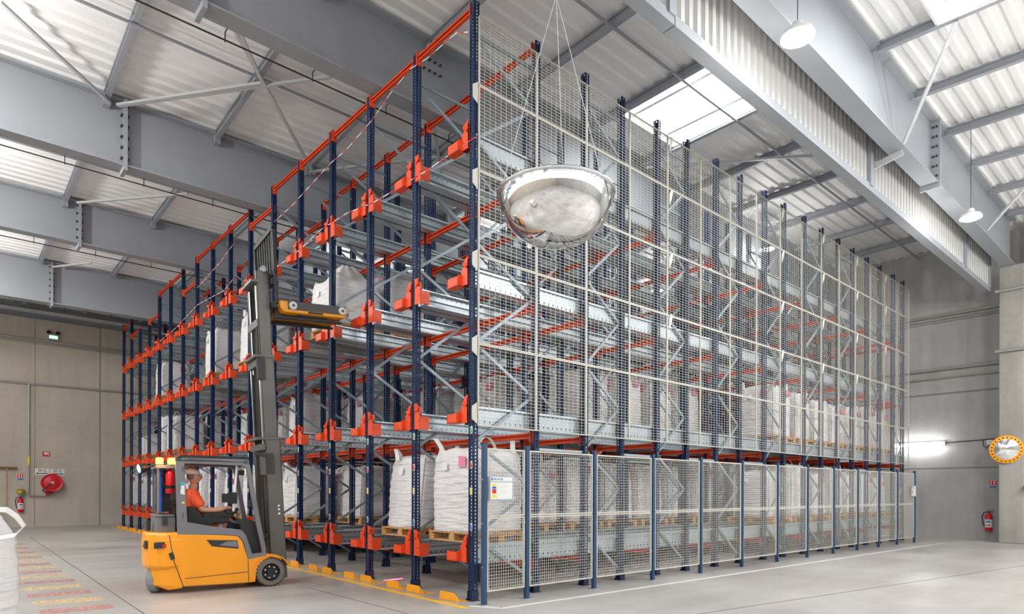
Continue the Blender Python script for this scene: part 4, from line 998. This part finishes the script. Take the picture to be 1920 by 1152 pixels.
xbar(o, -.2, -.07, -.32, .32, 4.83, 4.87); xbar(o, -.13, -.07, -.3, .3, 4.12, 4.24); o.build('inner_mast', None, FL)
o = MB(); o.lathe([(.05, -.03), (.05, .03), (0, .03)], o=mt(.0, -.33, 5.05), ax=(0, 1, 0), n=16); o.lathe([(0, -.03), (.05, -.03)], o=mt(.0, -.33, 5.05), ax=(0, 1, 0), n=16); o.build('chain_pulley', 'chrome_rod', FL)
for y in (-.27, .27):
    o = MB(); o.tube([mt(-.12, y, .1), mt(-.12, y, 2.1)], .028, 10, 'mast_steel'); o.tube([mt(-.12, y, 2.1), mt(-.12, y, 3.5)], .018, 10, 'chrome_rod'); o.tube([mt(-.115, y*.85, 2.2), mt(-.115, y*.85, 4.12)], .022, 10, 'truck_dark'); o.tube([mt(-.1, y*.75, 3.4), mt(-.1, y*.75, 4.8)], .014, 10, 'chrome_rod'); o.build('lift_cylinder', None, FL)
o = MB(); o.tube([mt(-.05, -.05, 3.5), mt(-.05, -.06, 4.7), mt(.02, -.06, 5.0), mt(.1, -.06, 4.9), mt(.12, -.05, 4.5)], .014, 8); o.tube([mt(-.05, .03, 3.5), mt(-.05, .03, 4.75), mt(.03, .03, 5.05), mt(.11, .03, 4.9), mt(.12, .03, 4.5)], .014, 8); o.tube([mt(-.08, .0, .6), mt(-.08, 0, 3.5)], .02, 8); o.build('hydraulic_hose', 'black', FL)
o = MB(); o.bar(mt(-.1, -.34, 2.0), mt(-.3, -.36, 2.06), .05, .05); o.build('mast_lamp', 'truck_dark', FL)
o = MB(); o.bar((-.3, -.3, .62), mt(-.08, -.3, .75), .05, .05); o.bar((-.3, .3, .62), mt(-.08, .3, .75), .05, .05); o.build('tilt_cylinder', 'truck_dark', FL)
o = MB()
for z in (1.18, 1.12, 1.05): o.lathe([(0, -.002), (.018, -.002), (.018, .002)], o=mt(.05, -.362, z), ax=(0, 1, 0), n=10, mat='white')
o.build('mast_sticker', None, mast)
# carriage, load backrest
o = MB()
xbar(o, .1, .16, -.45, .45, 4.42, 4.52, 'truck_dark'); xbar(o, .1, .16, -.45, .45, 4.8, 4.9, 'truck_dark')
for y in (-.2, .2): xbar(o, .02, .1, y-.03, y+.03, 4.4, 4.95, 'truck_dark')
o.build('fork_carriage', None, FL)
o = MB(); o.mats = ['black']
xbar(o, .1, .15, -.6, -.54, 4.45, 5.68, 'black'); xbar(o, .1, .15, .54, .6, 4.45, 5.68, 'black'); xbar(o, .1, .15, -.6, .6, 5.63, 5.7, 'black'); xbar(o, .1, .15, -.6, .6, 4.92, 4.98, 'black')
for k in range(7): y = -.42+.14*k; xbar(o, .12, .148, y-.02, y+.02, 4.94, 5.66, 'black')
o.build('load_backrest', None, FL)
zf = 4.47
for y in (-.22, .22):
    o = MB(); f0 = Vector(mt(.17, 0, 4.35)); o.box(f0.x, f0.x+.045, y-.06, y+.06, zf-.02, zf+.5); o.hexa([(f0.x, y-.06, zf-.05), (f0.x+1.15, y-.05, zf+.025), (f0.x+1.15, y+.05, zf+.025), (f0.x, y+.06, zf-.05), (f0.x, y-.06, zf), (f0.x+1.15, y-.05, zf+.05), (f0.x+1.15, y+.05, zf+.05), (f0.x, y+.06, zf)]); o.build('fork', 'truck_dark', FL)
# ------------------------------------------------------------------ pallet shuttle on the forks
fx = Vector(mt(.17, 0, 4.35)).x
SH = empty('pallet_shuttle', M_ @ Vector((fx+.05, 0, zf+.002)), radians(-6.4), label='yellow pallet shuttle with dark side plates carried on the raised forks', cat='shuttle')
SH.rotation_euler = (0, -TL, radians(-6.4))
o = MB(); o.prism([(0, -.44, .08), (.06, -.44, .02), (1.08, -.44, .02), (1.14, -.44, .08), (1.14, -.44, .2), (0, -.44, .2)], (0, .88, 0)); sh = o.build('shuttle_body', 'shuttle_yellow', SH, bevel=.01)
o = MB(); o.box(.02, 1.12, -.42, .42, .2, .215); o.build('lift_platform', 'shuttle_grey', SH)
for y0_, y1_ in ((-.452, -.441), (.441, .452)): o = MB(); o.box(.12, 1.1, y0_, y1_, .07, .195); o.build('side_plate', 'shuttle_grey', SH)
for x in (.2, 1.04):
    for y in (-.46, .46):
        o = MB(); o.lathe([(0, -.022), (.025, -.022), (.03, -.018), (.06, -.018), (.068, -.01), (.068, .015), (0, .015)], o=(x, y, .13), ax=(0, 1, 0), n=24, mat='steel_light'); s_ = -1 if y < 0 else 1
        o.lathe([(0, s_*.026), (.02, s_*.026), (.022, s_*.018)], o=(x, y, .13), ax=(0, 1, 0), n=12, mat='black'); o.build('shuttle_wheel', None, SH)
for y0_ in (-.34, .3): o = MB(); o.box(.3, .82, y0_, y0_+.04, 0, .02); o.build('underside_rail', 'shuttle_grey', SH)
o = MB(); o.box(.45, .7, -.446, -.441, .03, .06); o.build('name_plate', 'black', SH)
o = MB(); o.box(1.14, 1.17, -.4, -.3, .08, .12); o.box(1.14, 1.17, .3, .4, .08, .12); o.build('bumper', 'black', SH)
# red laser spot on the floor beyond the guides
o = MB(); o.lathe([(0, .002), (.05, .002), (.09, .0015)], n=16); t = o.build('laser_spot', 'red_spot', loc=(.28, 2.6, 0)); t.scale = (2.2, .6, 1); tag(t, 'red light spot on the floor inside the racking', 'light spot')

# ------------------------------------------------------------------ driver
DR = empty('person', M_ @ Vector((0, 0, 0)), radians(-6.4), label='person in orange work clothes sitting in the forklift cab, hand on the console', cat='person')
def skin(name, nodes, edges, mat, root=0, sub=2, parent=DR):
    me = bpy.data.meshes.new(name); me.from_pydata([n_[0] for n_ in nodes], edges, []); o = bpy.data.objects.new(name, me); C.objects.link(o); o.parent = parent
    me.materials.append(MATS[mat]); o.modifiers.new('skin', 'SKIN'); 
    lay = me.skin_vertices[0]
    for k, n_ in enumerate(nodes):
        r = n_[1]; lay.data[k].radius = r if isinstance(r, tuple) else (r, r); lay.data[k].use_root = (k == root)
    s_ = o.modifiers.new('sub', 'SUBSURF'); s_.levels = sub; s_.render_levels = sub
    for p in me.polygons: p.use_smooth = True
    o.modifiers['skin'].use_smooth_shade = True
    return o
hip = (-1.0, 0, 1.0); chest = (-1.1, 0, 1.33); neck = (-1.08, 0, 1.53)
nodes = [(hip, (.15, .13)), ((-1.06, 0, 1.16), (.13, .15)), (chest, (.13, .17)), (neck, .068), ((-1.06, 0, 1.60), .066),
         ((-1.09, -.2, 1.47), .07), ((-.98, -.26, 1.24), .052), ((-.78, -.3, 1.24), .042), ((-.64, -.32, 1.27), .03),
         ((-1.09, .19, 1.44), .07), ((-.97, .27, 1.23), .052), ((-.74, .2, 1.2), .04), ((-.6, .14, 1.22), .03),
         ((-.96, -.1, .98), .095), ((-.58, -.13, 1.0), .075), ((-.45, -.13, .76), .055), ((-.36, -.13, .6), .042), ((-.26, -.13, .56), .038),
         ((-.96, .1, .98), .095), ((-.58, .13, 1.0), .075), ((-.45, .13, .76), .055), ((-.36, .13, .6), .042), ((-.26, .13, .56), .038),
         ((-1.05, 0, 1.68), .07)]
edges = [(0, 1), (1, 2), (2, 3), (3, 4), (4, 23), (2, 5), (5, 6), (6, 7), (7, 8), (2, 9), (9, 10), (10, 11), (11, 12), (0, 13), (13, 14), (14, 15), (15, 16), (16, 17), (0, 18), (18, 19), (19, 20), (20, 21), (21, 22)]
skin('body', nodes, edges, 'skin')
# head
def blob(name, c, r, mat, parent=DR, n=20, m=14, shape=None):
    o = MB(); vv = []
    for j in range(m+1):
        t = pi*j/m
        for k in range(n):
            q = 2*pi*k/n; p = Vector((sin(t)*cos(q), sin(t)*sin(q), cos(t)))
            if shape: p = shape(p)
            vv.append((c[0]+p.x*r[0], c[1]+p.y*r[1], c[2]+p.z*r[2]))
    o.poly(vv, [(j*n+k, j*n+(k+1) % n, (j+1)*n+(k+1) % n, (j+1)*n+k) for j in range(m) for k in range(n)]); return o.build(name, mat, parent, smooth=True)
def hs(p):
    z = p.z; x = p.x
    if z < 0: x = x*(1-.12*abs(z))+.06*abs(z); p = Vector((x, p.y*(1-.25*abs(z)), z))
    if p.x > .8 and abs(p.y) < .3 and -.3 < z < .05: p = Vector((p.x+.18, p.y*.7, z))   # nose
    if p.x > .6 and .05 < z < .25: p = Vector((p.x-.05, p.y, z))
    return p
hc = (-1.05, 0, 1.765)
head = blob('head', hc, (.1, .078, .125), 'skin', DR, 28, 20, hs)
for s_ in (-1, 1):
    blob('ear', (hc[0]-.01, s_*.078, hc[2]-.005), (.02, .012, .032), 'skin', head, 10, 8)
    blob('eye', (hc[0]+.083, s_*.03, hc[2]+.012), (.012, .013, .009), 'white', head, 10, 8)
    blob('iris', (hc[0]+.093, s_*.03, hc[2]+.012), (.004, .006, .006), 'hair', head, 8, 6)
o = MB(); o.box(hc[0]+.086, hc[0]+.098, -.024, .024, hc[2]-.062, hc[2]-.054); o.build('mouth', 'pink', head, bevel=.003)
blob('cap', (hc[0]-.012, 0, hc[2]+.035), (.108, .087, .1), 'white', DR, 20, 12, lambda p: Vector((p.x, p.y, max(p.z, .05))))
blob('hair', (hc[0]-.03, 0, hc[2]+.005), (.082, .082, .07), 'hair', DR, 20, 12, lambda p: Vector((min(p.x, .35), p.y, p.z)))
# shirt and trousers over the body
nodes = [((-1.0, 0, 1.02), (.165, .15)), ((-1.06, 0, 1.16), (.148, .17)), (chest, (.15, .19)), ((-1.085, 0, 1.56), .095), ((-1.09, -.2, 1.475), .105), ((-.985, -.262, 1.27), .082), ((-1.09, .2, 1.475), .105), ((-.98, .27, 1.26), .08)]
skin('shirt', nodes, [(0, 1), (1, 2), (2, 3), (2, 4), (4, 5), (2, 6), (6, 7)], 'hiviz')
nodes = [((-1.0, 0, 1.0), (.16, .14)), ((-.96, -.1, .98), .11), ((-.62, -.13, 1.0), .092), ((-.96, .1, .98), .11), ((-.62, .13, 1.0), .092)]
skin('trousers', nodes, [(0, 1), (1, 2), (0, 3), (3, 4)], 'hiviz')
for s_ in (-1, 1): skin('trouser_leg', [((-.62, s_*.13, 1.0), .088), ((-.56, s_*.13, .99), .088), ((-.45, s_*.13, .74), .07), ((-.38, s_*.13, .62), .062)], [(0, 1), (1, 2), (2, 3)], 'navy_cloth')
o = MB(); o.lathe([(.108, -.03), (.106, .03)], o=(-.7, -.12, .995), ax=(1, -.05, .05), n=20); o.build('reflective_band', 'reflective', DR)
o = MB(); o.lathe([(.17, -.02), (.17, .02)], o=(-1.05, 0, 1.17), ax=(-.15, 0, 1), n=24); 
for s_ in (-1, 1):
    blob('shoe', (-.27, s_*.13, .545), (.13, .05, .045), 'shoe', DR, 16, 10)
# hands, five fingers each, curled over the console and the wheel rim
def hand(c, s_, d=(1, 0, -.05)):
    c = Vector(c); d = Vector(d).normalized(); sd = Vector((0, 1, 0)); nodes = [(tuple(c-d*.02), .026), (tuple(c+d*.04), (.016, .034)), (tuple(c+d*.075), (.014, .036))]; edges = [(0, 1), (1, 2)]
    for k, (off, L) in enumerate(((-.03, .062), (-.01, .075), (.01, .072), (.03, .055))):
        b = c+d*.075+sd*off; i0 = len(nodes)
        nodes += [(tuple(b), .010), (tuple(b+d*L*.5+Vector((0, 0, -.006))), .0092), (tuple(b+d*L*.8+Vector((0, 0, -.022))), .0086), (tuple(b+d*L*.92+Vector((0, 0, -.042))), .0078)]
        edges += [(2, i0), (i0, i0+1), (i0+1, i0+2), (i0+2, i0+3)]
    i0 = len(nodes); t0 = c+d*.02+sd*s_*.03
    nodes += [(tuple(t0), .013), (tuple(t0+d*.03+sd*s_*.022+Vector((0, 0, -.01))), .011), (tuple(t0+d*.058+sd*s_*.026+Vector((0, 0, -.02))), .009)]
    edges += [(1, i0), (i0, i0+1), (i0+1, i0+2)]
    return skin('hand', nodes, edges, 'skin', 0, 1)
hand((-.64, -.32, 1.275), 1); hand((-.61, .14, 1.225), -1)
